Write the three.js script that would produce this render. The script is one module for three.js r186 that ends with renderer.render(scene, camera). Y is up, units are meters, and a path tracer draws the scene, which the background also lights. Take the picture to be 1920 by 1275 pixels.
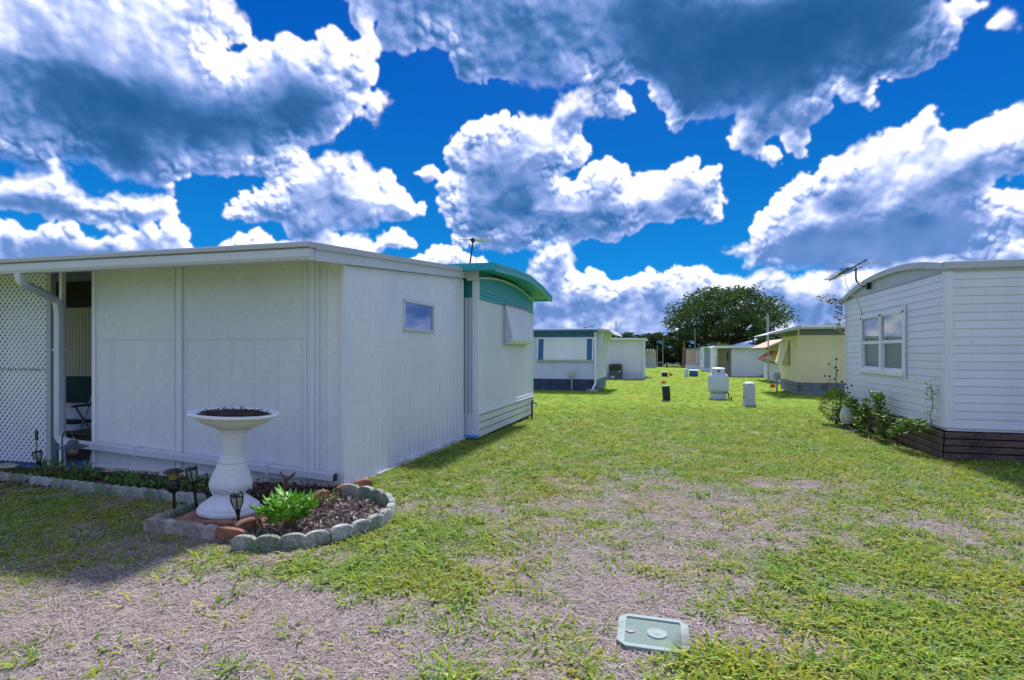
import * as THREE from 'three';
import { RoundedBoxGeometry } from 'three/addons/geometries/RoundedBoxGeometry.js';
import { mergeGeometries } from 'three/addons/utils/BufferGeometryUtils.js';

// ---------------------------------------------------------------- camera, light, exposure
// The rows of mobile homes run along x and z: x to the right, -z down the lawn. Metres, y up.
const scene = new THREE.Scene();
const camera = new THREE.PerspectiveCamera(60.19, 1024 / 680, 0.05, 3000);
camera.position.set(0, 1.5, 0);
camera.rotation.y = THREE.MathUtils.degToRad(15.35);
camera.setViewOffset(1920, 1275, 0, -20.5, 1920, 1275);   // a level camera, lens shifted up a little
const SUN_EL = 50, SUN_AZ = 0.5;
const sun = new THREE.DirectionalLight(new THREE.Color(1, 0.965, 0.945), 4.0);
{
  const e = THREE.MathUtils.degToRad(SUN_EL), a = THREE.MathUtils.degToRad(SUN_AZ);
  sun.position.set(Math.sin(a) * Math.cos(e), Math.sin(e), -Math.cos(a) * Math.cos(e)).multiplyScalar(60);
  sun.castShadow = true; sun.shadow.mapSize.set(2048, 2048); sun.shadow.radius = 7;
  Object.assign(sun.shadow.camera, { left: -40, right: 40, top: 60, bottom: -60, near: 1, far: 200 });
  scene.add(sun, sun.target);
}
const renderer = new THREE.WebGLRenderer({ antialias: true });
renderer.toneMapping = THREE.LinearToneMapping;
renderer.toneMappingExposure = 1.58;
renderer.shadowMap.enabled = true;

// ---------------------------------------------------------------- random numbers and noise
function rng(seed) { let s = seed >>> 0; return () => { s = (s + 0x6D2B79F5) >>> 0; let t = Math.imul(s ^ (s >>> 15), 1 | s); t = (t + Math.imul(t ^ (t >>> 7), 61 | t)) ^ t; return ((t ^ (t >>> 14)) >>> 0) / 4294967296; }; }
const PERM = new Uint8Array(1024); { const r = rng(77); const p = [...Array(256).keys()]; for (let i = 255; i > 0; i--) { const j = Math.floor(r() * (i + 1)); [p[i], p[j]] = [p[j], p[i]]; } for (let i = 0; i < 1024; i++) PERM[i] = p[i & 255]; }
const GX = new Float32Array(256), GY = new Float32Array(256); for (let i = 0; i < 256; i++) { GX[i] = Math.cos(i / 256 * Math.PI * 2); GY[i] = Math.sin(i / 256 * Math.PI * 2); }
function noise2(x, y) {               // gradient noise, about -0.7..0.7
  const xi = Math.floor(x), yi = Math.floor(y), fx = x - xi, fy = y - yi, X = xi & 255, Y = yi & 255;
  const u = fx * fx * fx * (fx * (fx * 6 - 15) + 10), v = fy * fy * fy * (fy * (fy * 6 - 15) + 10);
  const a = PERM[PERM[X] + Y], b = PERM[PERM[X + 1] + Y], c = PERM[PERM[X] + Y + 1], d = PERM[PERM[X + 1] + Y + 1];
  const n00 = GX[a] * fx + GY[a] * fy, n10 = GX[b] * (fx - 1) + GY[b] * fy, n01 = GX[c] * fx + GY[c] * (fy - 1), n11 = GX[d] * (fx - 1) + GY[d] * (fy - 1);
  return n00 + u * (n10 - n00) + v * (n01 + u * (n11 - n01) - n00 - u * (n10 - n00));
}
function fbm(x, y, oct = 4) { let s = 0, a = 1, t = 0; for (let i = 0; i < oct; i++) { s += a * noise2(x + i * 17.3, y - i * 9.1); t += a; a *= 0.5; x *= 2.03; y *= 2.03; } return s / t; }
function cells(x, y) {                // rounded puffs: 1 at a cell's centre, falling to about 0 between cells
  const xi = Math.floor(x), yi = Math.floor(y); let best = 9;
  for (let j = -1; j < 2; j++) for (let i = -1; i < 2; i++) {
    const h = PERM[PERM[(xi + i) & 255] + ((yi + j) & 255)], dx = xi + i + GX[h] * 0.36 + 0.5 - x, dy = yi + j + GY[(h * 7) & 255] * 0.36 + 0.5 - y, d = dx * dx + dy * dy;
    if (d < best) best = d;
  }
  return 1 - Math.min(1, best * 1.15);
}
const clamp = (x, a = 0, b = 1) => x < a ? a : x > b ? b : x, lerp = (a, b, t) => a + (b - a) * t;
const smooth = (a, b, x) => { const t = clamp((x - a) / (b - a)); return t * t * (3 - 2 * t); };

// ---------------------------------------------------------------- sky: air and broken cumulus, azimuth from -z to the right, elevation, in degrees
const CLOUD_OUTLINES = {
  bigLeft: [[-66.4, 28.7], [-40.8, 30.5], [-40.8, 28.4], [-40, 27.4], [-39.4, 25.9], [-40.7, 25.4], [-42.2, 24.6], [-41.3, 24.2], [-39.4, 24.7], [-37.8, 25.4], [-37.2, 26.3], [-36.2, 26.8], [-35.3, 26.5], [-34.8, 26], [-33.5, 26.4], [-33, 27.2], [-32, 27.5], [-31.3, 27], [-30.4, 27.1], [-29.1, 27.7], [-28.3, 26.9], [-28.5, 25], [-29.1, 23.5], [-29.9, 22.2], [-31, 21.3], [-31.8, 19.9], [-33, 18.9], [-35.1, 18.5], [-34.6, 17.3], [-35.9, 16], [-37.8, 15.4], [-39.4, 15.8], [-40.7, 15.6], [-42.3, 15.1], [-43.5, 15.1], [-45.2, 14.4], [-45.5, 13.7], [-46.7, 13.6], [-47.4, 13.8], [-48.6, 14], [-49.8, 14.1], [-50.3, 14.6], [-51.7, 14.5], [-53.1, 14.1], [-53.5, 13.4], [-54.6, 13.6], [-55.9, 14], [-58.2, 14.1], [-66.4, 13.4]],
  leftStrip: [[-64.2, 10.4], [-57.6, 11.9], [-55.7, 12.7], [-54.3, 13.4], [-53.4, 13.7], [-52.7, 13.1], [-52.2, 12.4], [-51.4, 11.7], [-49.8, 12.3], [-48.6, 12.4], [-46.7, 12.3], [-45.5, 12.3], [-45.3, 11.5], [-46.7, 10.7], [-48.6, 10.3], [-49, 9.7], [-50.3, 9.9], [-51.7, 10.4], [-54, 10.2], [-56.5, 10.5], [-59.3, 9.6], [-64.2, 8.8]],
  leftLow: [[-64.2, 8.1], [-58.2, 9.2], [-56.5, 9.6], [-55.3, 9], [-54.2, 9.4], [-52.1, 9.9], [-51.5, 9.3], [-50.5, 8.6], [-49.5, 8.9], [-48.6, 9.4], [-47.3, 10.7], [-46.3, 10.5], [-45.3, 11.1], [-44.6, 10], [-43.9, 8.5], [-43.2, 5.4], [-43.2, -4.7], [-64.2, -3.5]],
  mid: [[-41.1, 11.9], [-40, 13.4], [-38, 14.5], [-36.7, 15.5], [-35.3, 16.5], [-33.9, 16.9], [-32.8, 17.7], [-31.6, 17.4], [-29.6, 17.9], [-28.6, 16.6], [-27.2, 16.5], [-26.9, 15.6], [-25.7, 14.7], [-24.1, 13.5], [-24.4, 12.7], [-26.7, 12.7], [-28.2, 12.2], [-29.1, 11.4], [-31.1, 11.3], [-32.3, 11.3], [-33.5, 10.2], [-36.2, 10], [-36.7, 11.8], [-38.9, 11.9], [-40.7, 11.7]],
  midLow: [[-42.3, 8.9], [-40.7, 9.7], [-38.9, 10.5], [-37.6, 9.8], [-36.2, 9.8], [-34.4, 11.2], [-32.9, 11.5], [-31.6, 10.5], [-29.1, 10.9], [-28.5, 9.2], [-29.1, 2.9], [-42.3, 2.7]],
  puff: [[-28.5, 9.6], [-27.6, 11.2], [-26.6, 11.3], [-25.8, 11], [-24.6, 10.3], [-26.4, 9.5]],
  lowK: [[-25.1, 8.5], [-23.6, 9.3], [-22.2, 10], [-20.8, 9.9], [-19.3, 9.3], [-17.7, 8.4], [-16.4, 0.9], [-25.7, 0.9]],
  center: [[-21.6, 18.4], [-21.3, 19.6], [-20, 20.7], [-18.2, 21.3], [-16.7, 21.8], [-15.6, 21.2], [-13.8, 21.6], [-12.2, 21.7], [-11.4, 22.6], [-10.2, 23.2], [-8.9, 23.8], [-7.8, 23.3], [-7.9, 21.8], [-8.9, 21.1], [-8.6, 20], [-8.1, 19.1], [-8.6, 17.9], [-9.5, 17.2], [-10.7, 16.7], [-8.9, 16.5], [-7.6, 17.4], [-6.1, 17.7], [-4.8, 17.3], [-4.3, 16.3], [-4, 15.3], [-3, 16], [-1.1, 16.1], [0.9, 16.9], [2.1, 17.1], [3, 16], [4.3, 16.1], [3.9, 15], [4.4, 13.1], [3.6, 11.8], [2.8, 12.1], [1.8, 12.7], [-0.1, 12.3], [-2.8, 12.2], [-3.8, 11], [-6.6, 10.6], [-8.6, 10.2], [-11.7, 10.4], [-15.3, 9.9], [-18.5, 10.3], [-21.1, 10.4], [-21.3, 12.1], [-22.3, 14.1], [-22.3, 15.8], [-21.4, 17]],
  top: [[-33.5, 42.4], [-31.6, 31], [-31.1, 29.4], [-30.8, 28.2], [-30, 27.7], [-29.1, 29], [-28.1, 29.5], [-27.6, 27.2], [-25.4, 26.9], [-24.4, 27.4], [-22.1, 27.5], [-21.1, 26.4], [-20.3, 25.1], [-19.5, 25.1], [-18, 25.4], [-16.1, 24.8], [-13.5, 24.4], [-10.7, 24.5], [-9, 24.8], [-7.6, 23.9], [-6.7, 22.8], [-7.1, 21.7], [-5.6, 21.4], [-4.3, 22.4], [-4.8, 24], [-4, 24.6], [-2.4, 24.2], [-1.8, 22.9], [-0.6, 21.5], [0.4, 20.1], [1.8, 20.4], [3.9, 20.9], [5.6, 21.2], [5.3, 19.1], [5.6, 18.1], [7.7, 17.3], [7.9, 18.2], [9.3, 19.6], [10, 17], [11, 16.8], [11.1, 19.2], [12.2, 19.8], [13.3, 21.5], [15, 20.2], [16.2, 19.7], [16.7, 21.2], [18.6, 21.3], [19.6, 21.9], [21.1, 22.4], [22, 23.4], [21.5, 24.4], [20.8, 25.4], [21.7, 26.9], [25.2, 36.2]],
  right: [[6.6, 7.8], [6.9, 10.4], [7.6, 12.2], [8.7, 13.5], [10, 14.4], [12, 15], [13.3, 15.9], [14.8, 16.1], [16.4, 17.1], [17.9, 17.4], [19.1, 17.7], [20.1, 18.2], [20.6, 17.2], [22, 16.4], [23.6, 16.8], [25.2, 17.4], [27.5, 17.3], [33.1, 14.2], [35.3, 10.7], [27.8, 12.6], [25.8, 13], [24.3, 13.1], [23.7, 12.5], [23.9, 11.4], [25.8, 11.5], [30.7, 11], [35.3, 7.8], [28, 8], [23.9, 8.3], [22, 7.4], [18.6, 7.1], [15.6, 7], [10.8, 7.3]],
  bank: [[-46.3, -4.5], [-46.3, 0.8], [-28.6, 2.9], [-18.5, 5.1], [-14.9, 5.1], [-14, 7.1], [-12.7, 9.8], [-10.7, 10.7], [-9.6, 10.2], [-9.3, 8.6], [-8.9, 7], [-7.8, 7.4], [-6.6, 7.1], [-6, 6.4], [-3.5, 7], [-2.1, 7.5], [-1.1, 7.1], [1.1, 7.8], [3.2, 7.5], [3.9, 6.5], [5.1, 6.7], [6.5, 6.4], [7.3, 7.1], [8.7, 7.5], [10.4, 6.4], [12, 7], [14.8, 6.2], [18.6, 7.7], [22, 8.1], [25.2, 8.4], [35.3, 7.5], [35.3, -3.4]],
  wisp1: [[-29.1, 22.7], [-27.8, 23], [-27.3, 22.2], [-28.4, 20.8], [-29.1, 21.1]],
  wisp2: [[-24.4, 16.8], [-22.9, 17.2], [-22.3, 16.6], [-23.3, 16.1]],
  wisp3: [[24, 23.3], [24.7, 23.9], [24.9, 23.4], [24.3, 23]],
  wisp4: [[8.1, 17.1], [9.1, 17.3], [9.5, 16.4], [8.7, 16.2]],
  wisp5: [[21.4, 25.6], [23, 25], [23.5, 24.6], [22.5, 24.8], [21.5, 25.2]],
  wisp6: [[4.9, 9.4], [6.2, 9.5], [6.8, 9.1], [5.8, 8.9]],
};
const CLOUD_CORES = [
  [-48.2, 19.1, 5.0, 2.5, 0.8],
  [-41.1, 19.9, 5.8, 1.8, 1],
  [-35.3, 21.8, 2.5, 1.7, 1],
  [-49.5, 15.6, 2.3, 1.2, 0.8],
  [-52.4, 20.2, 2.1, 2.2, 0.35],
  [-15.6, 15.9, 3.0, 2.2, 0.5],
  [-7.1, 13.3, 2.9, 1.9, 0.5],
  [-14.4, 14.3, 1.0, 0.9, 0.6],
  [4.2, 25.4, 7.4, 3.8, 1.25],
  [13.3, 26.3, 7.7, 2.6, 1.2],
  [-1.8, 28.3, 3.4, 2.3, 0.5],
  [-13.3, 29.4, 2.6, 0.9, 0.35],
  [-20.5, 29.6, 4.6, 1.2, 0.12],
  [15.6, 8.9, 5.1, 0.9, 0.9],
  [14.1, 12.2, 1.8, 1.1, 0.75],
  [20, 10, 3.3, 0.8, 0.5],
  [21.4, 12.7, 2.5, 1.1, 0.4],
  [-1.6, 4.2, 2.5, 0.8, 0.4],
  [-6.6, 3.8, 2.1, 0.7, 0.4],
  [10, 3.4, 2.5, 0.8, 0.4],
  [-4, 5.5, 1.5, 0.7, 0.35],
  [14.8, 4, 1.6, 0.9, 0.4],
  [7.8, 4.9, 1.7, 0.7, 0.35],
  [-10.7, 3.5, 2.1, 1.0, 0.35],
  [-33.5, 14.2, 2.4, 1.4, 0.4],
  [-34.4, 10.6, 2.8, 1.0, 0.4],
  [-50, 7.6, 4.5, 1.0, 0.5],
  [-54.6, 7.5, 2.5, 1.0, 0.5],
  [-51.7, 10.9, 2.4, 0.5, 0.35],
  [1.3, 14.1, 1.9, 1.1, 0.3],
  [21.4, 5.7, 3.8, 1.1, 0.5],
];
function makeSky() {
  const N = 2048, R = 2.08, cell = 2 * R / N, D2R = Math.PI / 180, GAIN = 0.74;
  // everything is worked out on a stereographic map of the sky dome (zenith in the middle), which keeps shapes true
  const onMap = (az, el) => { const r = 2 * Math.tan((90 - el) / 2 * D2R); return [r * Math.sin(az * D2R), r * Math.cos(az * D2R)]; };
  const [sunX, sunY] = onMap(SUN_AZ, SUN_EL);
  // distance inside (+) or outside (-) of the outlined clouds, coarse
  const M = 520, x0 = -2.15, x1 = 2.0, y0 = 0.2, y1 = 2.2, dist = new Float32Array(M * M), shapes = Object.values(CLOUD_OUTLINES).map((o) => o.flatMap(([a, e], k) => {   // long edges are split so that they follow the dome
    const [b, f] = o[(k + 1) % o.length], n = Math.max(1, Math.round(Math.hypot(b - a, f - e) / 4));
    return [...Array(n).keys()].map((i) => onMap(lerp(a, b, i / n), Math.max(-4, lerp(e, f, i / n))));
  }));
  const boxes = shapes.map((s) => [Math.min(...s.map((p) => p[0])), Math.max(...s.map((p) => p[0])), Math.min(...s.map((p) => p[1])), Math.max(...s.map((p) => p[1]))]);
  for (let j = 0; j < M; j++) for (let i = 0; i < M; i++) {
    const x = x0 + (x1 - x0) * i / (M - 1), y = y0 + (y1 - y0) * j / (M - 1); let best = -0.3;
    shapes.forEach((s, k) => {
      const b = boxes[k]; if (x < b[0] + best || x > b[1] - best || y < b[2] + best || y > b[3] - best) return;
      let d2 = 1e9, inside = false;
      for (let n = 0, m = s.length - 1; n < s.length; m = n++) {
        const ax = s[m][0], ay = s[m][1], bx = s[n][0] - ax, by = s[n][1] - ay, px = x - ax, py = y - ay, t = clamp((px * bx + py * by) / (bx * bx + by * by)), dx = px - bx * t, dy = py - by * t;
        d2 = Math.min(d2, dx * dx + dy * dy);
        if ((s[n][1] > y) !== (s[m][1] > y) && x < (s[m][0] - s[n][0]) * (y - s[n][1]) / (s[m][1] - s[n][1]) + s[n][0]) inside = !inside;
      }
      best = Math.max(best, inside ? Math.sqrt(d2) : -Math.sqrt(d2));
    });
    dist[j * M + i] = best;
  }
  const outlined = (x, y) => {
    const u = clamp((x - x0) / (x1 - x0) * (M - 1), 0, M - 1.001), v = clamp((y - y0) / (y1 - y0) * (M - 1), 0, M - 1.001), i = u | 0, j = v | 0, f = u - i, g = v - j, k = j * M + i;
    return lerp(lerp(dist[k], dist[k + 1], f), lerp(dist[k + M], dist[k + M + 1], f), g);
  };
  const cores = CLOUD_CORES.map(([a, e, ra, re, s]) => { const p = onMap(a, e), q = onMap(a + ra, e), t = onMap(a, e + re); return [p[0], p[1], Math.hypot(q[0] - p[0], q[1] - p[1]), Math.hypot(t[0] - p[0], t[1] - p[1]), Math.atan2(p[0], p[1]), s]; });
  const T = new Float32Array(N * N), H = new Float32Array(N * N), K = new Float32Array(N * N), S = new Float32Array(N * N), F = new Float32Array(N * N);
  for (let j = 0; j < N; j++) for (let i = 0; i < N; i++) {
    const x = -R + (i + 0.5) * cell, y = -R + (j + 0.5) * cell, r = Math.hypot(x, y), n = j * N + i;
    if (r > R) { T[n] = -1; continue; }
    const w1 = fbm(x * 9, y * 9, 3), w2 = fbm(x * 9 + 40, y * 9 + 7, 3), w3 = noise2(x * 55, y * 55), w4 = noise2(x * 55 + 9, y * 55 + 31);
    const px = x + w1 * 0.022 + w3 * 0.006, py = y + w2 * 0.022 + w4 * 0.006;
    const az = Math.atan2(x, y) / D2R, el = 90 - 2 * Math.atan(r / 2) / D2R;
    const known = smooth(-66, -58, az) * (1 - smooth(46, 56, az)) * (1 - smooth(31, 38, el));
    let d = 0;
    if (known < 1) d += (1 - known) * ((fbm(px * 1.9 + 5, py * 1.9 + 3, 4) + 0.075) * 0.30 + 0.16 * smooth(8, 2, el) );
    if (known > 0) d += known * outlined(px, py);
    // cauliflower puffs, three sizes and more; wispier where a slow noise says so
    const wisp = smooth(0.05, 0.3, noise2(x * 4.3 + 11, y * 4.3));
    const vx = px + w2 * 0.02 + w4 * 0.004, vy = py + w1 * 0.02 + w3 * 0.004, rough = smooth(-0.32, 0.28, noise2(x * 6.1 + 3, y * 6.1 + 21) + 0.5 * noise2(x * 15, y * 15 + 8));
    const c1 = cells(vx * 13, vy * 13), c2 = cells(vx * 29 + 5, vy * 29), c3 = cells(vx * 64, vy * 64 + 3), c4 = cells(vx * 135 + 1, vy * 135);
    const puffs = (c1 - 0.6) * 0.024 + (c2 - 0.6) * 0.0155 + ((c3 - 0.6) * 0.0095 + (c4 - 0.6) * 0.0045) * (0.3 + 0.7 * rough);
    const fine = fbm(x * 60, y * 60, 5);
    T[n] = d + puffs * (1 - 0.55 * wisp) + fine * (0.010 + 0.014 * wisp);
    H[n] = Math.sqrt(Math.max(0, d + 0.012)) * 0.16 + puffs * (0.9 - 0.72 * smooth(0.012, 0.075, d)) * (0.45 + 0.55 * rough) + fine * 0.0022;
    S[n] = wisp;
    F[n] = fbm(px * 11 + 3, py * 11, 3) + 0.6 * noise2(px * 26, py * 26);
    let k = 0;
    for (const c of cores) {
      const dx = x - c[0] + w1 * 0.05, dy = y - c[1] + w2 * 0.05, s = Math.sin(c[4]), o = Math.cos(c[4]), ax = (dx * o - dy * s) / c[2], ay = (dx * s + dy * o) / c[3], q = ax * ax + ay * ay;
      if (q < 6) k += c[5] * Math.exp(-q * 0.9);
    }
    K[n] = known * k + (1 - known) * (smooth(0.05, 0.16, d) * 0.9);
  }
  const at = (A, x, y) => { const u = (x + R) / cell - 0.5, v = (y + R) / cell - 0.5, i = u | 0, j = v | 0; if (u < 0 || v < 0 || i >= N - 1 || j >= N - 1) return 0; const f = u - i, g = v - j, k = j * N + i; return (A[k] * (1 - f) + A[k + 1] * f) * (1 - g) + (A[k + N] * (1 - f) + A[k + N + 1] * f) * g; };
  const rgb = new Float32Array(N * N * 3);
  const STOPS = [[0, 0.011, 0.085, 0.25], [0.22, 0.055, 0.17, 0.42], [0.42, 0.17, 0.285, 0.61], [0.62, 0.35, 0.455, 0.80], [0.78, 0.63, 0.71, 0.96], [0.93, 1, 1, 1.02], [1.4, 1.3, 1.28, 1.25]];
  for (let j = 0; j < N; j++) for (let i = 0; i < N; i++) {
    const x = -R + (i + 0.5) * cell, y = -R + (j + 0.5) * cell, r = Math.hypot(x, y), n = j * N + i;
    if (r > R) continue;
    const el = 90 - 2 * Math.atan(r / 2) / D2R, sx = sunX - x, sy = sunY - y, sd = Math.hypot(sx, sy), lx = sx / (sd + 1e-6), ly = sy / (sd + 1e-6);
    // clear air: deep blue above, lighter and greener-blue low down
    const low = Math.exp(-Math.max(0, el) / 13), near = Math.exp(-sd * sd / 0.09);
    let cr = lerp(0.0, 0.014, low) + near * 0.2, cg = lerp(0.06, 0.38, low) + near * 0.36, cb = lerp(0.42, 0.85, low) + near * 0.45;
    const t = T[n];
    if (t > -0.016) {
      const h = H[n];
      let relief = 0; for (const [s, k] of [[0.005, 0.32], [0.012, 0.42], [0.03, 0.42]]) relief += k * Math.tanh((h - at(H, x + lx * s, y + ly * s)) / s * 1.5);
      let shade = 0; for (let k = 1; k <= 9; k++) { const s = 0.004 * k * k; shade += Math.max(0, at(T, x + lx * s, y + ly * s)) * (0.004 * (2 * k - 1)); }
      const thick = Math.max(0, t), edge = Math.exp(-thick / 0.0085), lining = Math.exp(-thick / 0.016), deep = 1 - Math.exp(-thick / 0.05);
      const core = 1.15 * (1 - Math.exp(-K[n] * 1.05)) * (1 + 0.35 * F[n]);
      const lowBank = smooth(13, 6, el);
      let L = 0.785 - 0.13 * lowBank + F[n] * (0.30 + 0.25 * lowBank) * (1 - 0.6 * edge) + relief * 0.56 * (1 - 0.75 * Math.min(1, core)) + edge * 0.22 + lining * 0.16 - (1 - Math.exp(-shade * 70)) * 0.26 * (1 - 0.85 * lining) - deep * 0.06;
      L -= core * (0.50 + 0.17 * deep) * (1 - 0.8 * lining);
      const away = -(Math.sin(el * D2R) * Math.sin(SUN_EL * D2R) + Math.cos(el * D2R) * Math.cos(SUN_EL * D2R) * Math.cos(Math.atan2(x, y) - SUN_AZ * D2R));
      L += 0.22 * smooth(-0.1, 0.7, away) + near * 0.35 + 0.06 * Math.max(0, core - 0.5) * F[n];
      L = lerp(L, Math.max(L, 0.35 + 0.10 * F[n]), smooth(13, 9, el));          // dark parts of low clouds are lifted to a brightness floor
      L = clamp(L < 0.16 ? 0.16 * Math.exp((L - 0.16) / 0.16) : L, 0, 1.38);
      let q = 1; while (q < STOPS.length - 1 && STOPS[q][0] < L) q++;
      const A = STOPS[q - 1], B = STOPS[q], f = (L - A[0]) / (B[0] - A[0]), alpha = smooth(-0.002 - 0.010 * S[n], 0.003 + 0.018 * S[n], t) * (0.9 + 0.1 * deep);
      cr = lerp(cr, lerp(A[1], B[1], f), alpha); cg = lerp(cg, lerp(A[2], B[2], f), alpha); cb = lerp(cb, lerp(A[3], B[3], f), alpha);
    }
    rgb[n * 3] = cr * GAIN; rgb[n * 3 + 1] = cg * GAIN; rgb[n * 3 + 2] = cb * GAIN;
  }
  const W = 4096, Hh = 2048, data = new Float32Array(W * Hh * 4);
  for (let v = 0; v < Hh; v++) {
    const el = Math.max(0, ((v + 0.5) / Hh - 0.5) * 180), rr = 2 * Math.tan((90 - el) / 2 * D2R);
    for (let u = 0; u < W; u++) {
      const a = ((u + 0.5) / W - 0.5) * 2 * Math.PI, o = (v * W + u) * 4;     // atan2(z, x)
      if (v < Hh / 2) { data[o] = 0.20; data[o + 1] = 0.24; data[o + 2] = 0.12; data[o + 3] = 1; continue; }
      const x = rr * Math.cos(a), y = -rr * Math.sin(a), p = (x + R) / cell - 0.5, q = (y + R) / cell - 0.5, i = Math.min(N - 2, Math.max(0, p | 0)), j = Math.min(N - 2, Math.max(0, q | 0)), f = p - i, g = q - j, k = (j * N + i) * 3;
      for (let c = 0; c < 3; c++) data[o + c] = (rgb[k + c] * (1 - f) + rgb[k + 3 + c] * f) * (1 - g) + (rgb[k + N * 3 + c] * (1 - f) + rgb[k + N * 3 + 3 + c] * f) * g;
      data[o + 3] = 1;
    }
  }
  const tex = new THREE.DataTexture(data, W, Hh, THREE.RGBAFormat, THREE.FloatType);
  tex.mapping = THREE.EquirectangularReflectionMapping; tex.magFilter = THREE.LinearFilter; tex.needsUpdate = true;
  return tex;
}
scene.background = makeSky();
scene.environment = scene.background;
// ---------------------------------------------------------------- helpers: (a, y, b) = right, up, down the lawn; z = -b
const taken = new Map();
function numbered(name) { const n = taken.get(name) ?? 0; taken.set(name, n + 1); return n ? `${name}_${String(n).padStart(3, '0')}` : name; }
function metric(geo) {                                      // uv in metres, by the way each face points
  const g = geo.index ? geo.toNonIndexed() : geo, p = g.attributes.position, uv = new Float32Array(p.count * 2);
  if (!g.attributes.normal) g.computeVertexNormals();
  const A = new THREE.Vector3(), B = new THREE.Vector3(), C = new THREE.Vector3(), E = new THREE.Vector3();
  for (let i = 0; i < p.count; i += 3) {
    A.fromBufferAttribute(p, i); B.fromBufferAttribute(p, i + 1); C.fromBufferAttribute(p, i + 2); E.copy(B).sub(A).cross(C.clone().sub(A));
    const x = Math.abs(E.x), y = Math.abs(E.y), z = Math.abs(E.z);
    [A, B, C].forEach((v, k) => { const o = (i + k) * 2; if (x >= y && x >= z) { uv[o] = v.z; uv[o + 1] = v.y; } else if (y >= z) { uv[o] = v.x; uv[o + 1] = v.z; } else { uv[o] = v.x; uv[o + 1] = v.y; } });
  }
  g.setAttribute('uv', new THREE.BufferAttribute(uv, 2));
  return g;
}
function merged(list) {
  const gs = list.flat().map((g) => { const n = metric(g); for (const k of Object.keys(n.attributes)) if (!['position', 'normal', 'uv', 'color'].includes(k)) n.deleteAttribute(k); return n; });
  return gs.length === 1 ? gs[0] : mergeGeometries(gs);
}
const origins = new Map();                                   // a site's parts are written in the place's own coordinates and shifted to its base here
function mesh(name, geo, mat, parent) { const g = merged(Array.isArray(geo) ? geo : [geo]), o = origins.get(parent); if (o) g.translate(-o.x, -o.y, -o.z); const m = new THREE.Mesh(g, mat); m.name = parent ? name : numbered(name); m.castShadow = m.receiveShadow = true; (parent ?? scene).add(m); return m; }
function part(name, parent) { const g = new THREE.Group(); g.name = name; parent.add(g); if (origins.has(parent)) origins.set(g, origins.get(parent)); return g; }
function tag(o, label, category, group) { o.userData.label = label; o.userData.category = category; if (group) o.userData.group = group; return o; }
function thing(name, label, category, a = 0, y = 0, b = 0, turn = 0, group) { const o = new THREE.Group(); o.name = numbered(name); scene.add(o); o.position.set(a, y, -b); o.rotation.y = turn; return tag(o, label, category, group); }
function site(name, label, category, a, y, b, group) { const o = thing(name, label, category, a, y, b, 0, group); origins.set(o, o.position.clone()); return o; }
function structure(o) { o.userData.kind = 'structure'; return o; }
function stuff(o) { o.userData.kind = 'stuff'; return o; }
const groundY = (b) => { const t = b - 8; return t <= -1 ? 0 : -0.012 * (t < 1 ? (t + 1) * (t + 1) / 4 : t); };
// boxes by their bounds; r > 0 rounds the edges
function bb(a0, a1, y0, y1, b0, b1, r = 0) { const w = Math.abs(a1 - a0), h = Math.abs(y1 - y0), d = Math.abs(b1 - b0), g = r ? new RoundedBoxGeometry(w, h, d, 1, Math.min(r, w / 2.05, h / 2.05, d / 2.05)) : new THREE.BoxGeometry(w, h, d); return g.translate((a0 + a1) / 2, (y0 + y1) / 2, -(b0 + b1) / 2); }
function poly(pts) { const s = new THREE.Shape(); pts.forEach(([x, y], i) => i ? s.lineTo(x, y) : s.moveTo(x, y)); s.closePath(); return s; }
function prismB(pts, b0, b1) { return new THREE.ExtrudeGeometry(poly(pts), { depth: b1 - b0, bevelEnabled: false, curveSegments: 8 }).translate(0, 0, -b1); }          // outline in (a, y), drawn out along b
function prismA(pts, a0, a1) { return new THREE.ExtrudeGeometry(poly(pts), { depth: a1 - a0, bevelEnabled: false, curveSegments: 8 }).rotateY(Math.PI / 2).translate(a0, 0, 0); }   // outline in (b, y), drawn out along a
const V = (a, y, b) => new THREE.Vector3(a, y, -b);
function bar(p, q, r, r2 = r, seg = 8) { const d = q.clone().sub(p), l = d.length(); return new THREE.CylinderGeometry(r2, r, l, seg, 1).applyQuaternion(new THREE.Quaternion().setFromUnitVectors(new THREE.Vector3(0, 1, 0), d.normalize())).translate((p.x + q.x) / 2, (p.y + q.y) / 2, (p.z + q.z) / 2); }
function pipe(pts, r, n = 24, seg = 8) { return new THREE.TubeGeometry(new THREE.CatmullRomCurve3(pts, false, 'catmullrom', 0.35), n, r, seg, false); }
function lathe(pr, seg = 32) { return new THREE.LatheGeometry(pr.map(([r, y]) => new THREE.Vector2(Math.max(r, 1e-4), y)), seg); }
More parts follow.
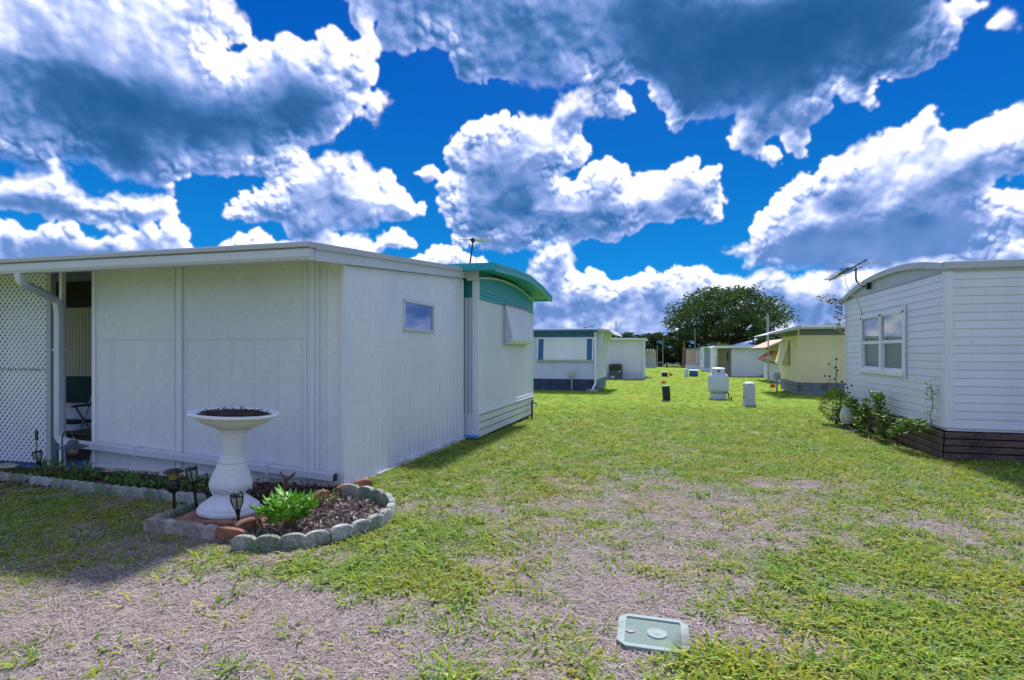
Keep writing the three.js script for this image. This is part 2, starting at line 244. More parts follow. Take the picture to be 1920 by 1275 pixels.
// sheet standing along x with an outward (z) relief; topY may follow a slope
function reliefSheet(len, y0, topY, off, du = 0.02, rows = 10) {
  const n = Math.max(2, Math.round(len / du)), pos = [], idx = [];
  for (let j = 0; j <= rows; j++) for (let i = 0; i <= n; i++) { const u = len * i / n, y = lerp(y0, topY(u), j / rows); pos.push(u, y, off(u, y)); }
  for (let j = 0; j < rows; j++) for (let i = 0; i < n; i++) { const k = j * (n + 1) + i; idx.push(k, k + 1, k + n + 2, k, k + n + 2, k + n + 1); }
  const g = new THREE.BufferGeometry(); g.setAttribute('position', new THREE.Float32BufferAttribute(pos, 3)); g.setIndex(idx); g.computeVertexNormals(); return g;
}
const facingCamera = (g, a0, b) => g.translate(a0, 0, -b);                       // sheet u -> a, relief towards the camera
const facingLawnFromLeft = (g, a, b0) => g.rotateY(Math.PI / 2).translate(a, 0, -b0);   // sheet u -> b, relief towards +a
const facingLawnFromRight = (g, a, b1) => g.rotateY(-Math.PI / 2).translate(a, 0, -b1);  // sheet u -> -b, relief towards -a
// rectangular pipe along points; w across (in the plane of view up), d towards the outside
function rectPipe(pts, w, d, out = new THREE.Vector3(0, 0, 1)) {
  const pos = [], idx = [], n = pts.length;
  for (let i = 0; i < n; i++) {
    const t = (i === 0 ? pts[1].clone().sub(pts[0]) : i === n - 1 ? pts[n - 1].clone().sub(pts[n - 2]) : pts[i + 1].clone().sub(pts[i]).normalize().add(pts[i].clone().sub(pts[i - 1]).normalize())).normalize();
    const s = t.clone().cross(out).normalize(), o = s.clone().cross(t).normalize();
    for (const [u, v] of [[-1, -1], [-0.82, -1], [0.82, -1], [1, -1], [1, 1], [0.82, 1], [-0.82, 1], [-1, 1]]) { const ru = Math.abs(u) === 1 ? Math.sign(u) : u, rv = Math.abs(u) === 1 ? v * 0.8 : v; const p = pts[i].clone().addScaledVector(s, ru * w / 2).addScaledVector(o, rv * d / 2); pos.push(p.x, p.y, p.z); }
  }
  for (let i = 0; i < n - 1; i++) for (let k = 0; k < 8; k++) { const a = i * 8 + k, b = i * 8 + (k + 1) % 8; idx.push(a, b, b + 8, a, b + 8, a + 8); }
  for (const s of [0, n - 1]) for (let k = 1; k < 7; k++) s ? idx.push(s * 8, s * 8 + k, s * 8 + k + 1) : idx.push(0, k + 1, k);
  const g = new THREE.BufferGeometry(); g.setAttribute('position', new THREE.Float32BufferAttribute(pos, 3)); g.setIndex(idx); const f = g.toNonIndexed(); f.computeVertexNormals(); return f;
}
function bend(pts, r = 0.06, n = 4) { const out = [pts[0]]; for (let i = 1; i < pts.length - 1; i++) { const p = pts[i], a = p.clone().add(pts[i - 1].clone().sub(p).setLength(r)), b = p.clone().add(pts[i + 1].clone().sub(p).setLength(r)); for (let k = 0; k <= n; k++) { const t = k / n; out.push(a.clone().multiplyScalar((1 - t) * (1 - t)).addScaledVector(p, 2 * t * (1 - t)).addScaledVector(b, t * t)); } } out.push(pts[pts.length - 1]); return out; }
// leaves, blades and chips gathered into one geometry, each with its own tone
class Leaves {
  constructor() { this.p = []; this.c = []; this.n = []; }
  tri(a, b, c, col) { for (const v of [a, b, c]) this.p.push(v.x, v.y, v.z); for (let k = 0; k < 3; k++) this.c.push(col[0], col[1], col[2]); }
  leaf(at, dir, side, len, wid, droop, col, lobed = 0) {
    const up = side.clone().cross(dir).normalize(), m = at.clone().addScaledVector(dir, len * 0.45).addScaledVector(up, len * 0.06), tip = at.clone().addScaledVector(dir, len).addScaledVector(up, -droop * len);
    const l = at.clone().addScaledVector(dir, len * 0.42).addScaledVector(side, wid / 2).addScaledVector(up, -wid * 0.12), r = at.clone().addScaledVector(dir, len * 0.42).addScaledVector(side, -wid / 2).addScaledVector(up, -wid * 0.12);
    if (lobed) { const l2 = at.clone().addScaledVector(dir, len * 0.72).addScaledVector(side, wid * 0.38), r2 = at.clone().addScaledVector(dir, len * 0.72).addScaledVector(side, -wid * 0.38); this.tri(m, l2, tip, col); this.tri(m, tip, r2, col); this.tri(at, l, m, col); this.tri(at, m, r, col); this.tri(l, l2, m, col); this.tri(m, r2, r, col); return; }
    this.tri(at, l, m, col); this.tri(at, m, r, col); this.tri(l, tip, m, col); this.tri(m, tip, r, col);
  }
  build() { const g = new THREE.BufferGeometry(); g.setAttribute('position', new THREE.Float32BufferAttribute(this.p, 3)); g.setAttribute('color', new THREE.Float32BufferAttribute(this.c, 3)); g.computeVertexNormals(); return g; }
}
// ---------------------------------------------------------------- procedural surfaces
function tileNoise(x, y, P) { const xi = Math.floor(x), yi = Math.floor(y), fx = x - xi, fy = y - yi, w = (k) => ((k % P) + P) % P, u = fx * fx * (3 - 2 * fx), v = fy * fy * (3 - 2 * fy), h = (i, j) => PERM[PERM[w(i) & 255] + (w(j) & 255)] / 255; return lerp(lerp(h(xi, yi), h(xi + 1, yi), u), lerp(h(xi, yi + 1), h(xi + 1, yi + 1), u), v); }
function tileFbm(u, v, P, oct) { let s = 0, a = 1, t = 0; for (let i = 0; i < oct; i++) { s += a * tileNoise(u * P, v * P, P); t += a; a *= 0.55; P *= 2; } return s / t; }
function texture(n, fn, metres, srgb = true) {
  const d = new Uint8Array(n * n * 4);
  for (let j = 0; j < n; j++) for (let i = 0; i < n; i++) { const c = fn(i / n, j / n), o = (j * n + i) * 4; for (let k = 0; k < 3; k++) d[o + k] = clamp(Array.isArray(c) ? c[k] : c, 0, 1) * 255; d[o + 3] = 255; }
  const t = new THREE.DataTexture(d, n, n); t.wrapS = t.wrapT = THREE.RepeatWrapping; t.magFilter = THREE.LinearFilter; t.minFilter = THREE.LinearMipmapLinearFilter; t.repeat.set(1 / metres, 1 / metres); if (srgb) t.colorSpace = THREE.SRGBColorSpace; t.needsUpdate = true; return t;
}
// paint with faint mottling, chalky patches and thin vertical dirt runs
const paintMap = texture(512, (u, v) => { const m = tileFbm(u, v, 3, 5), s = tileFbm(u * 1, v * 0.08 + 0.3, 40, 2), f = tileNoise(u * 256, v * 256, 256), run = smooth(0.72, 0.9, s) * smooth(0.45, 0.7, m); const k = 0.965 + (m - 0.5) * 0.07 + (f - 0.5) * 0.03 - run * 0.045; return [k, k * (1 - run * 0.02), k * (1 - run * 0.06)]; }, 1.7);
const cleanMap = texture(512, (u, v) => { const m = tileFbm(u, v, 3, 5), f = tileFbm(u, v, 64, 2), k = 0.965 + (m - 0.5) * 0.085 + (f - 0.5) * 0.05; return [k, k, k * (1 - (m - 0.5) * 0.04)]; }, 2.3);
const paintBump = texture(256, (u, v) => tileFbm(u, v, 12, 4), 0.6, false);
const grimeMap = texture(512, (u, v) => { const m = tileFbm(u, v, 4, 6), f = tileNoise(u * 200, v * 200, 200), g = smooth(0.5, 0.75, m); const k = 0.9 - g * 0.28 + (f - 0.5) * 0.1; return [k, k * (1 - g * 0.03), k * (1 - g * 0.10)]; }, 0.9);
const stoneMap = texture(512, (u, v) => { const m = tileFbm(u, v, 5, 5), f = tileFbm(u, v, 60, 3), moss = smooth(0.5, 0.68, tileFbm(u + 0.37, v + 0.11, 6, 4)); const k = 0.72 + (m - 0.5) * 0.4 + (f - 0.5) * 0.5; return [k * lerp(1, 0.80, moss), k * lerp(1, 0.90, moss), k * lerp(1, 0.74, moss)]; }, 0.7);
const stoneBump = texture(512, (u, v) => tileFbm(u, v, 24, 5), 0.5, false);
const woodMap = texture(512, (u, v) => { const g = tileFbm(u * 1, v * 1, 2, 3), s = tileFbm(u * 0.25 + 0, v, 64, 3); const k = 0.75 + (s - 0.5) * 0.7 + (g - 0.5) * 0.35; return [k, k * 0.97, k * 0.94]; }, 0.8);
const claymap = texture(256, (u, v) => { const k = 0.8 + (tileFbm(u, v, 6, 5) - 0.5) * 0.55; return [k, k * 0.97, k * 0.95]; }, 0.4);
function mat(r, g, b, rough = 0.7, o = {}) { const m = new THREE.MeshPhysicalMaterial({ roughness: rough, side: THREE.DoubleSide, ...o }); m.color.setRGB(r, g, b); return m; }
const painted = (r, g, b, rough = 0.55, o = {}) => mat(r, g, b, rough, { map: paintMap, bumpMap: paintBump, bumpScale: 0.0004, ...o });
const M = {
  white: painted(0.75, 0.77, 0.88), whiteTrim: painted(0.78, 0.80, 0.90, 0.45), shedSide: painted(0.78, 0.80, 0.92, 0.36, { map: cleanMap }), panel: painted(0.73, 0.745, 0.84, 0.42, { map: cleanMap }),
  siding: painted(0.75, 0.76, 0.90, 0.42), gutter: painted(0.62, 0.635, 0.75, 0.5), roofEdge: painted(0.48, 0.49, 0.57, 0.55),
  dirtyWhite: mat(0.78, 0.77, 0.74, 0.65, { map: grimeMap, bumpMap: paintBump, bumpScale: 0.002 }),
  teal: painted(0.010, 0.38, 0.46, 0.45), tealDark: painted(0.010, 0.22, 0.27, 0.5), blue: painted(0.012, 0.12, 0.30, 0.5), blueWall: painted(0.58, 0.65, 0.86, 0.55), navy: mat(0.035, 0.07, 0.16, 0.6, { map: grimeMap }),
  cream: painted(0.76, 0.67, 0.42, 0.6), greyBand: painted(0.16, 0.18, 0.20, 0.6), greySkirt: mat(0.20, 0.24, 0.32, 0.65, { map: grimeMap }),
  aluminium: mat(0.62, 0.63, 0.64, 0.35, { metalness: 0.8 }), dark: mat(0.015, 0.015, 0.017, 0.5), black: mat(0.008, 0.008, 0.009, 0.38), steel: mat(0.35, 0.35, 0.36, 0.4, { metalness: 0.7 }),
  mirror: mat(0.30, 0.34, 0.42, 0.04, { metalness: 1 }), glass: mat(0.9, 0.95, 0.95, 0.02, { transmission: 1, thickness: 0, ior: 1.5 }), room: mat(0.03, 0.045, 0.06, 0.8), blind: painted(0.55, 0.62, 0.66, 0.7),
  concrete: mat(0.66, 0.67, 0.66, 0.9, { map: stoneMap, bumpMap: stoneBump, bumpScale: 0.006 }), concreteGrey: mat(0.50, 0.47, 0.45, 0.9, { map: claymap, bumpMap: stoneBump, bumpScale: 0.003 }),
  mossy: mat(0.52, 0.55, 0.48, 0.95, { map: stoneMap, bumpMap: stoneBump, bumpScale: 0.008 }),
  clay: mat(0.48, 0.22, 0.15, 0.9, { map: claymap, bumpMap: stoneBump, bumpScale: 0.004 }), clayPale: mat(0.50, 0.27, 0.19, 0.9, { map: claymap, bumpMap: stoneBump, bumpScale: 0.003 }),
  bath: mat(0.78, 0.79, 0.85, 0.75, { map: cleanMap, bumpMap: stoneBump, bumpScale: 0.004 }), soil: mat(0.045, 0.032, 0.026, 0.95, { bumpMap: stoneBump, bumpScale: 0.02 }),
  brownWood: mat(0.17, 0.12, 0.11, 0.75, { map: woodMap, bumpMap: woodMap, bumpScale: 0.002 }), whiteWood: painted(0.75, 0.75, 0.74, 0.6),
  leafy: mat(1, 1, 1, 0.6, { vertexColors: true, transmission: 0.32, thickness: 0 }), bark: mat(0.10, 0.085, 0.07, 0.95, { map: claymap, bumpMap: stoneBump, bumpScale: 0.02 }), twig: mat(0.25, 0.16, 0.10, 0.9),
  fiberglass: mat(0.60, 0.60, 0.48, 0.55, { transmission: 0.25, thickness: 0 }), chairGreen: mat(0.012, 0.05, 0.05, 0.8), bluePaint: painted(0.10, 0.28, 0.62, 0.6),
  lid: mat(0.19, 0.27, 0.24, 0.85, { bumpMap: stoneBump, bumpScale: 0.002, map: grimeMap }), lidRim: mat(0.36, 0.44, 0.42, 0.85, { map: grimeMap, bumpMap: stoneBump, bumpScale: 0.002 }), orange: mat(0.85, 0.12, 0.03, 0.6),
  tank: painted(0.52, 0.60, 0.72, 0.4), pedestal: painted(0.44, 0.48, 0.58, 0.5), darkGreen: mat(0.006, 0.022, 0.010, 0.5), acGrey: mat(0.10, 0.10, 0.11, 0.6), amber: mat(0.75, 0.50, 0.08, 0.3), clear: mat(0.85, 0.85, 0.75, 0.08, { transmission: 0.85, thickness: 0, ior: 1.45 }),
};
// ================================================================ the white lean-to room on the left
{
  const s = site('porch_room', 'long white flat-roofed porch room with lattice end, beside the concrete birdbath', 'porch', -3.46, 0, 5.68);
  const W = s, rnd = rng(5), FR = 5.68;
  const roofY = (b) => 2.36 + (b - 5.05) * 0.079;                  // underside of the roof
  const wob = (u, y) => 0.0022 * noise2(u * 2.3, y * 1.7) + 0.0012 * noise2(u * 7, y * 0.9);
  const ridges = (pitch, h, w, ph = 0) => (u) => { let d = ((u + ph) % pitch + pitch) % pitch; d = Math.min(d, pitch - d); return h * Math.exp(-d * d / (w * w)); };
  // two wide bays of painted panels, each in an upper and a lower sheet that meet in an open joint
  [[-6.93, -5.71], [-5.61, -3.89]].forEach(([a0, a1], k) => {
    const up = ridges(0.31, 0.0035, 0.006, 0.13 + k * 0.1), lo = ridges(0.31, 0.022, 0.020, 0.05 + k * 0.16);
    mesh('lower_panel', facingCamera(reliefSheet(a1 - a0, 0.06, () => 1.6335, (u, y) => lo(u) + wob(u + a0, y)), a0, FR), M.panel, W);
    mesh('upper_panel', facingCamera(reliefSheet(a1 - a0, 1.6355, () => 2.505, (u, y) => -up(u) * (y < 2.2 ? 1 : 0.3) + 0.004 + wob(u + a0, y + 5)), a0, FR), M.panel, W);
    mesh('panel_backing', bb(a0, a1, 0.02, 2.505, FR + 0.02, FR + 0.05), M.panel, W);
  });
  for (const [a, w] of [[-5.66, 0.05], [-3.865, 0.05], [-3.80, 0.035]]) { mesh('post', [bb(a - w, a + w, 0.05, 2.505, FR - 0.022, FR + 0.03, 0.004), bb(a - w - 0.012, a - w + 0.012, 0.05, 2.505, FR - 0.045, FR - 0.004, 0.003), bb(a + w - 0.010, a + w + 0.010, 0.05, 2.505, FR - 0.040, FR - 0.004, 0.003)], M.whiteTrim, W); }
  mesh('door_jamb', bb(-6.985, -6.93, 0.02, 2.505, FR - 0.02, FR + 0.08, 0.004), M.whiteTrim, W);
  mesh('corner_sheet', facingCamera(reliefSheet(0.32, 0.02, () => 2.505, (u, y) => ridges(0.16, 0.02, 0.016, 0.03)(u) + wob(u, y)), -3.775, FR), M.panel, W);
  mesh('base_course', [0, 1, 2, 3, 4, 5, 6].map((k) => bb(-6.93 + k * 0.495, -6.93 + k * 0.495 + 0.487, -0.05, 0.055 + rnd() * 0.02, FR - 0.03 - rnd() * 0.008, FR + 0.03, 0.008)), M.dirtyWhite, W);
  // the side wall down the lawn: ribbed sheet with a window cut out
  const rib = ridges(0.152, 0.016, 0.016, 0.03), side = (b0, b1, y0, top) => facingLawnFromLeft(reliefSheet(b1 - b0, y0, top, (u, y) => rib(u + b0) * (0.55 + 0.45 * Math.tanh(2.2 * noise2((u + b0) * 1.4, y * 0.5 + 9) + 0.4)) + wob(u + b0, y) * 1.6, 0.0127, 14), -3.46, b0);
  const top = (b0) => (u) => roofY(b0 + u) + 0.03, w0 = 7.14, w1 = 8.13, wy0 = 1.79, wy1 = 2.175;
  mesh('side_wall', [side(5.68, w0, 0.0, top(5.68)), side(w1, 9.41, 0.0, top(w1)), side(w0, w1, 0.0, () => wy0), side(w0, w1, wy1, top(w0))], M.shedSide, W);
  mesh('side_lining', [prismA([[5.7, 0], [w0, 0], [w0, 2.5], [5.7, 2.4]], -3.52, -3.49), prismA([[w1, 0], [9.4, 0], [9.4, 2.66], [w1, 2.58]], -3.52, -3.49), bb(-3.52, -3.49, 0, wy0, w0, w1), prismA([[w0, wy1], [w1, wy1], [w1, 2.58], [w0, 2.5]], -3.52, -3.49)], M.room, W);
  mesh('corner_trim', [bb(-3.475, -3.448, 0.0, 2.505, FR - 0.014, FR + 0.02, 0.004)], M.whiteTrim, W);
  mesh('end_trim', bb(-3.475, -3.437, 0.0, 2.71, 9.385, 9.42, 0.004), M.whiteTrim, W);
  mesh('slab', [bb(-9.6, -6.96, -0.12, 0.018, 5.60, 9.45), bb(-6.96, -3.48, -0.12, 0.016, 5.72, 9.45)], M.bluePaint, W);
  mesh('side_footing', [0, 1, 2, 3, 4, 5].map((k) => bb(-3.47, -3.405 + rnd() * 0.012, -0.05, 0.03 + rnd() * 0.015, 5.72 + k * 0.62, 5.72 + k * 0.62 + 0.6, 0.008)), M.dirtyWhite, W);
  const win = part('window', W);
  for (const g of [bb(-3.47, -3.435, wy1 - 0.02, wy1 + 0.018, w0 - 0.02, w1 + 0.02, 0.004), bb(-3.47, -3.425, wy0 - 0.022, wy0 + 0.02, w0 - 0.02, w1 + 0.02, 0.004), bb(-3.47, -3.435, wy0, wy1, w0 - 0.02, w0 + 0.022, 0.004), bb(-3.47, -3.435, wy0, wy1, w1 - 0.022, w1 + 0.02, 0.004)]) mesh('frame', g, M.aluminium, win);
  mesh('pane', bb(-3.466, -3.460, wy0 + 0.02, wy1 - 0.02, w0 + 0.022, w1 - 0.022), M.mirror, win);
  // roof: sloping deck, gutter along the front, boards down the side
  const roof = part('roof', W);
  mesh('deck', prismA([[5.06, roofY(5.06) + 0.10], [9.55, roofY(9.55) + 0.10], [9.55, roofY(9.55) + 0.15], [5.06, roofY(5.06) + 0.15]], -10.5, -3.42), M.roofEdge, roof);
  mesh('gutter', [prismA([[4.975, 2.39], [5.055, 2.388], [5.055, 2.494], [4.955, 2.494], [4.955, 2.42]], -10.5, -3.405), bb(-10.5, -3.41, 2.494, 2.512, 4.985, 5.055)], M.gutter, roof);
  mesh('gutter_lip', prismA([[4.935, 2.51], [5.06, 2.51], [5.06, 2.566], [4.945, 2.562], [4.93, 2.545]], -10.5, -3.39), M.roofEdge, roof);
  const fy = (b, o) => roofY(b) + o;
  mesh('side_fascia', prismA([[5.06, fy(5.06, 0.03)], [9.47, fy(9.47, 0.03)], [9.47, fy(9.47, 0.15)], [5.06, fy(5.06, 0.15)]], -3.418, -3.40), M.gutter, roof);
  mesh('drip_edge', prismA([[5.06, fy(5.06, 0.142)], [9.47, fy(9.47, 0.142)], [9.47, fy(9.47, 0.205)], [5.06, fy(5.06, 0.205)]], -3.46, -3.375), M.roofEdge, roof);
  mesh('end_fascia', bb(-3.40, -3.19, 2.70, 2.91, 9.44, 9.50, 0.006), M.gutter, roof);
  mesh('vent_stub', bb(-4.0, -3.95, fy(6.3, 0.18), fy(6.3, 0.30), 6.3, 6.35), M.steel, roof);
  // downspout: out of the gutter, back to the wall, down, then along the wall
  const ds = part('downspout', W), Q = bend([V(-7.24, 2.44, 5.0), V(-7.25, 2.29, 5.02), V(-7.42, 2.14, 5.56), V(-7.44, 1.98, 5.60), V(-7.44, 0.40, 5.60), V(-7.30, 0.355, 5.60), V(-3.52, 0.135, 5.60)], 0.055, 5);
  mesh('pipe', rectPipe(Q, 0.088, 0.075), M.gutter, ds);
  mesh('pipe_mouth', rectPipe([V(-3.53, 0.1356, 5.60), V(-3.512, 0.1345, 5.60)], 0.08, 0.067), M.black, ds);
  for (const [x, y] of [[-6.2, 0.295], [-4.35, 0.182]]) mesh('strap', bb(x - 0.015, x + 0.015, y - 0.055, y + 0.055, 5.557, 5.66), M.gutter, ds);
  mesh('strap', bb(-7.495, -7.385, 1.5, 1.53, 5.557, 5.66), M.gutter, ds);
  mesh('door_post', bb(-7.50, -7.45, 0.02, 2.505, 5.645, 5.70, 0.004), M.whiteTrim, W);
  // lattice, each lath its own piece: two sheets one above the other
  const LW = 0.035, laths = [], lg = new Map();
  const lathGeo = (l) => { const k = Math.round(l * 200); if (!lg.has(k)) lg.set(k, metric(new THREE.BoxGeometry(k / 200, LW, 0.006))); return lg.get(k); };
  for (const [y0, y1] of [[0.075, 1.255], [1.262, 2.50]]) {
    const lp = part('lattice_panel', W), a0 = -8.95, a1 = -7.72, step = 0.0835;
    for (const dir of [1, -1]) for (let c = -3; c < 3; c += step) {              // lines y = dir * (x - a0) + y0 + c
      let t0 = 0, t1 = a1 - a0; const yA = (t) => y0 + c + (dir > 0 ? t : 1.2 - t);
      const lo = Math.min(...[t0, t1]), ts = dir > 0 ? [y0 - y0 - c, y1 - y0 - c] : [1.2 + c - (y1 - y0), 1.2 + c];
      t0 = Math.max(lo, ts[0]); t1 = Math.min(t1, ts[1]); if (t1 - t0 < 0.03) continue;
      const tm = (t0 + t1) / 2, l = (t1 - t0) * Math.SQRT2 + LW * 0.9, m = new THREE.Mesh(lathGeo(l), M.white);
      m.name = 'lath'; m.castShadow = m.receiveShadow = true; m.position.set(a0 + tm, yA(tm), -FR + (dir > 0 ? 0.0034 : -0.0034)); m.position.sub(s.position); m.rotation.z = dir * Math.PI / 4; lp.add(m);
    }
  }
  mesh('lattice_post', [bb(-7.735, -7.66, 0.0, 2.505, FR - 0.02, FR + 0.05, 0.004)], mat(0.42, 0.44, 0.47, 0.6, { map: paintMap }), W);
  // inside: back wall of corrugated panel, boards above coloured near-black to paint in the shade there, ceiling joists
  mesh('inner_sheet', facingCamera(reliefSheet(3.0, 0.02, () => 2.22, (u) => 0.012 * Math.sin(u * 2 * Math.PI / 0.066), 0.0083, 1), -11.2, 7.5), M.fiberglass, W);
  for (let k = 0; k < 5; k++) mesh('shade_board', bb(-11.2, -8.2, 2.225 + k * 0.11, 2.325 + k * 0.11, 7.5 - k * 0.01, 7.54), mat(0.02, 0.016, 0.016, 0.8), W);
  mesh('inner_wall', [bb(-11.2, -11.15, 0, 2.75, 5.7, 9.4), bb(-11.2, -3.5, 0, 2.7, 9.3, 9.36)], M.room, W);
}
{ // things inside the doorway
  const c = thing('folding_chair', 'folding patio chair with dark green back and metal frame, inside the doorway', 'chair', -8.75, 0.02, 6.75, 0.25);
  mesh('backrest', [bb(-0.30, 0.22, 0.68, 1.09, 0.22, 0.25, 0.01)], M.chairGreen, c); mesh('seat', bb(-0.28, 0.24, 0.40, 0.43, -0.22, 0.22, 0.01), M.chairGreen, c);
  for (const s of [-0.3, 0.24]) { mesh('leg', bar(V(s, 0, -0.25), V(s, 1.1, 0.28), 0.013), M.aluminium, c); mesh('leg', bar(V(s, 0, 0.3), V(s, 0.66, -0.2), 0.013), M.aluminium, c); mesh('armrest', [bb(s - 0.025, s + 0.025, 0.655, 0.68, -0.28, 0.24, 0.01)], M.black, c); mesh('armrest_tip', bb(s - 0.028, s + 0.028, 0.652, 0.683, -0.31, -0.281, 0.01), M.white, c); }
  mesh('stretcher', [bar(V(-0.3, 0.2, 0.14), V(0.24, 0.2, 0.14), 0.011), bar(V(-0.3, 0.2, -0.15), V(0.24, 0.2, -0.15), 0.011)], M.aluminium, c);
  const bin = thing('storage_bin', 'pale grey storage bin with a lid under the green folding chair', 'bin', -8.9, 0.02, 7.2);
  mesh('body', prismB([[-0.26, 0.0], [0.26, 0.0], [0.30, 0.62], [-0.30, 0.62]], -0.18, 0.18), M.blueWall, bin); mesh('lid', bb(-0.32, 0.32, 0.62, 0.66, -0.2, 0.2, 0.01), M.blueWall, bin);
  const box = thing('wooden_chest', 'low dark wooden chest on the porch floor inside the doorway', 'chest', -7.75, 0.02, 6.35, 0.1);
  for (let k = 0; k < 3; k++) mesh('plank', bb(-0.35, 0.35, 0.005 + k * 0.11, 0.11 + k * 0.11, -0.2, 0.2, 0.006), M.brownWood, box); mesh('lid', bb(-0.37, 0.37, 0.335, 0.365, -0.22, 0.22, 0.008), M.acGrey, box);
  const st = thing('step_stool', 'small white metal step stool just inside the doorway', 'stool', -7.12, 0.02, 6.0, 0.1);
  for (const [x, y] of [[0, 0.29], [0.02, 0.20]]) mesh('step', bb(-0.14 + x, 0.14 + x, y, y + 0.018, -0.1, 0.1, 0.005), M.whiteTrim, st);
  for (const x of [-0.13, 0.13]) for (const z of [-0.1, 0.1]) mesh('leg', bar(V(x * 1.15, 0, z * 1.4), V(x * 0.9, 0.29, z * 0.8), 0.009), M.whiteTrim, st);
}
// ================================================================ the teal-topped mobile home behind it
{
  const t = site('mobile_home', 'white mobile home with teal gable and teal overhanging roof, behind the porch room', 'mobile home', -3.22, 0, 9.55), W = t;
  const B0 = 9.55, B1 = 13.6, A1 = -3.22, A0 = -13, archY = (b) => { const u = (b - B0) / (B1 - B0); return lerp(2.74, 2.68, u) + 0.16 * 4 * u * (1 - u); };
  const wob = (u, y) => 0.002 * noise2(u * 2.1 + 7, y * 1.3);
  mesh('end_wall', facingLawnFromLeft(reliefSheet(B1 - B0, 0.50, () => 2.40, (u, y) => wob(u, y), 0.1, 8), A1, B0), M.white, W);
  // gable band: horizontal ribs, one mesh each
  for (let k = 0; k < 7; k++) { const y0 = 2.40 + k * 0.068, y1 = y0 + 0.066; if (y0 > 2.84) break; const bs = []; for (let i = 0; i <= 24; i++) { const b = lerp(B0, B1, i / 24); if (archY(b) > y0 + 0.004) bs.push(b); } if (bs.length < 2) continue;
    const lo = [[bs[0], y0], [bs[bs.length - 1], y0]], hi = bs.slice().reverse().map((b) => [b, Math.min(y1, archY(b))]); mesh('gable_rib', [prismA([...lo, ...hi], A1 - 0.02, A1 + 0.006), prismA([[bs[0], y0 + 0.004], [bs[bs.length - 1], y0 + 0.004], [bs[bs.length - 1], y0 + 0.02], [bs[0], y0 + 0.02]], A1 + 0.004, A1 + 0.016)], M.teal, W); }
  mesh('gable_trim', prismA([...[...Array(21).keys()].map((i) => { const b = lerp(B0 - 0.01, B1, i / 20); return [b, archY(b) - 0.012]; }), ...[...Array(21).keys()].map((i) => { const b = lerp(B1, B0 - 0.01, i / 20); return [b, archY(b) + 0.02]; })], A1 - 0.02, A1 + 0.022), M.whiteTrim, W);
  mesh('band_edge', bb(A1 - 0.01, A1 + 0.014, 2.385, 2.402, B0, B1), M.teal, W);
  mesh('corner_trim', [bb(A1 - 0.10, A1 + 0.012, 0.06, 2.74, B0 - 0.036, B0 + 0.035, 0.006)], M.whiteTrim, W); mesh('corner_trim', bb(A1 - 0.03, A1 + 0.012, 0.06, 2.68, B1 - 0.035, B1 + 0.02, 0.006), M.whiteTrim, W);
  mesh('front_wall', facingCamera(reliefSheet(A1 - 0.03 - A0, 0.42, () => 2.42, (u) => 0.007 * Math.sin(u * 2 * Math.PI / 0.075) + 0.004, 0.0125, 2), A0, B0), M.blueWall, W);
  mesh('front_band', bb(A0, A1 - 0.10, 2.42, 2.74, B0 - 0.012, B0 + 0.02), M.tealDark, W); mesh('front_base', bb(A0, A1 - 0.03, 0.0, 0.42, B0 - 0.03, B0 + 0.03), M.white, W);
  mesh('shell', [bb(A0, A1 - 0.04, 0.35, 2.66, B0 + 0.04, B1 - 0.04)], M.white, W); mesh('back_wall', bb(A0, A1 - 0.01, 0.05, 2.66, B1 - 0.03, B1), M.white, W);
  mesh('base_trim', [bb(A1 - 0.02, A1 + 0.02, 0.44, 0.505, B0 + 0.01, B1 - 0.01, 0.008), bb(A1 - 0.02, A1 + 0.03, 0.40, 0.445, B0 + 0.01, B1 - 0.01, 0.008)], M.whiteTrim, W);
  for (let k = 0; k < 3; k++) mesh('skirting_plank', bb(A1 - 0.03, A1 + 0.012 - k * 0.001, 0.015 + (2 - k) * 0.128, 0.126 + (2 - k) * 0.128, B0 + 0.01, B1 + 0.005, 0.005), M.whiteWood, W);
  mesh('skirting_back', bb(A1 - 0.06, A1 - 0.02, -0.03, 0.40, B0 + 0.01, B1), M.dark, W);
  const stp = part('step', W); mesh('tread', bb(-3.50, -3.19, 0.02, 0.06, 9.40, 9.52, 0.006), M.bluePaint, stp);
  // roof: low bow with deep fascia
  const r = part('roof', W), RA = -2.81, pts = [[9.22, 2.95], [10.4, 3.02], [11.57, 3.05], [12.8, 2.97], [13.88, 2.82]];
  const ring = [...pts, ...pts.slice().reverse().map(([b, y]) => [b, y - 0.135])];
  mesh('roof_deck', prismA([...pts.map(([b, y]) => [b, y - 0.01]), ...pts.slice().reverse().map(([b, y]) => [b, y - 0.10])], -13.2, RA - 0.03), M.teal, r);
  mesh('end_fascia', prismA(ring, RA - 0.03, RA), M.teal, r);
  for (const o of [0.03, 0.06]) mesh('fascia_rib', prismA([...pts.map(([b, y]) => [b, y - o]), ...pts.slice().reverse().map(([b, y]) => [b, y - o - 0.012])], RA - 0.005, RA + 0.008), M.teal, r);
  mesh('fascia_edge', prismA([...pts.map(([b, y]) => [b, y - 0.128]), ...pts.slice().reverse().map(([b, y]) => [b, y - 0.142])], RA - 0.04, RA + 0.012), mat(0.05, 0.40, 0.42, 0.45), r);
  mesh('front_fascia', [bb(-13.2, RA - 0.002, 2.835, 2.955, 9.20, 9.24)], M.teal, r); mesh('rear_gutter', bb(-13.2, RA, 2.70, 2.80, 13.84, 13.92), M.teal, r);
  mesh('eave_filler', bb(-13.2, -3.25, 2.66, 2.9, 9.58, 13.55), M.tealDark, r);
  // hinged metal window awning
  const w = part('window_awning', W), b0 = 11.05, b1 = 12.85;
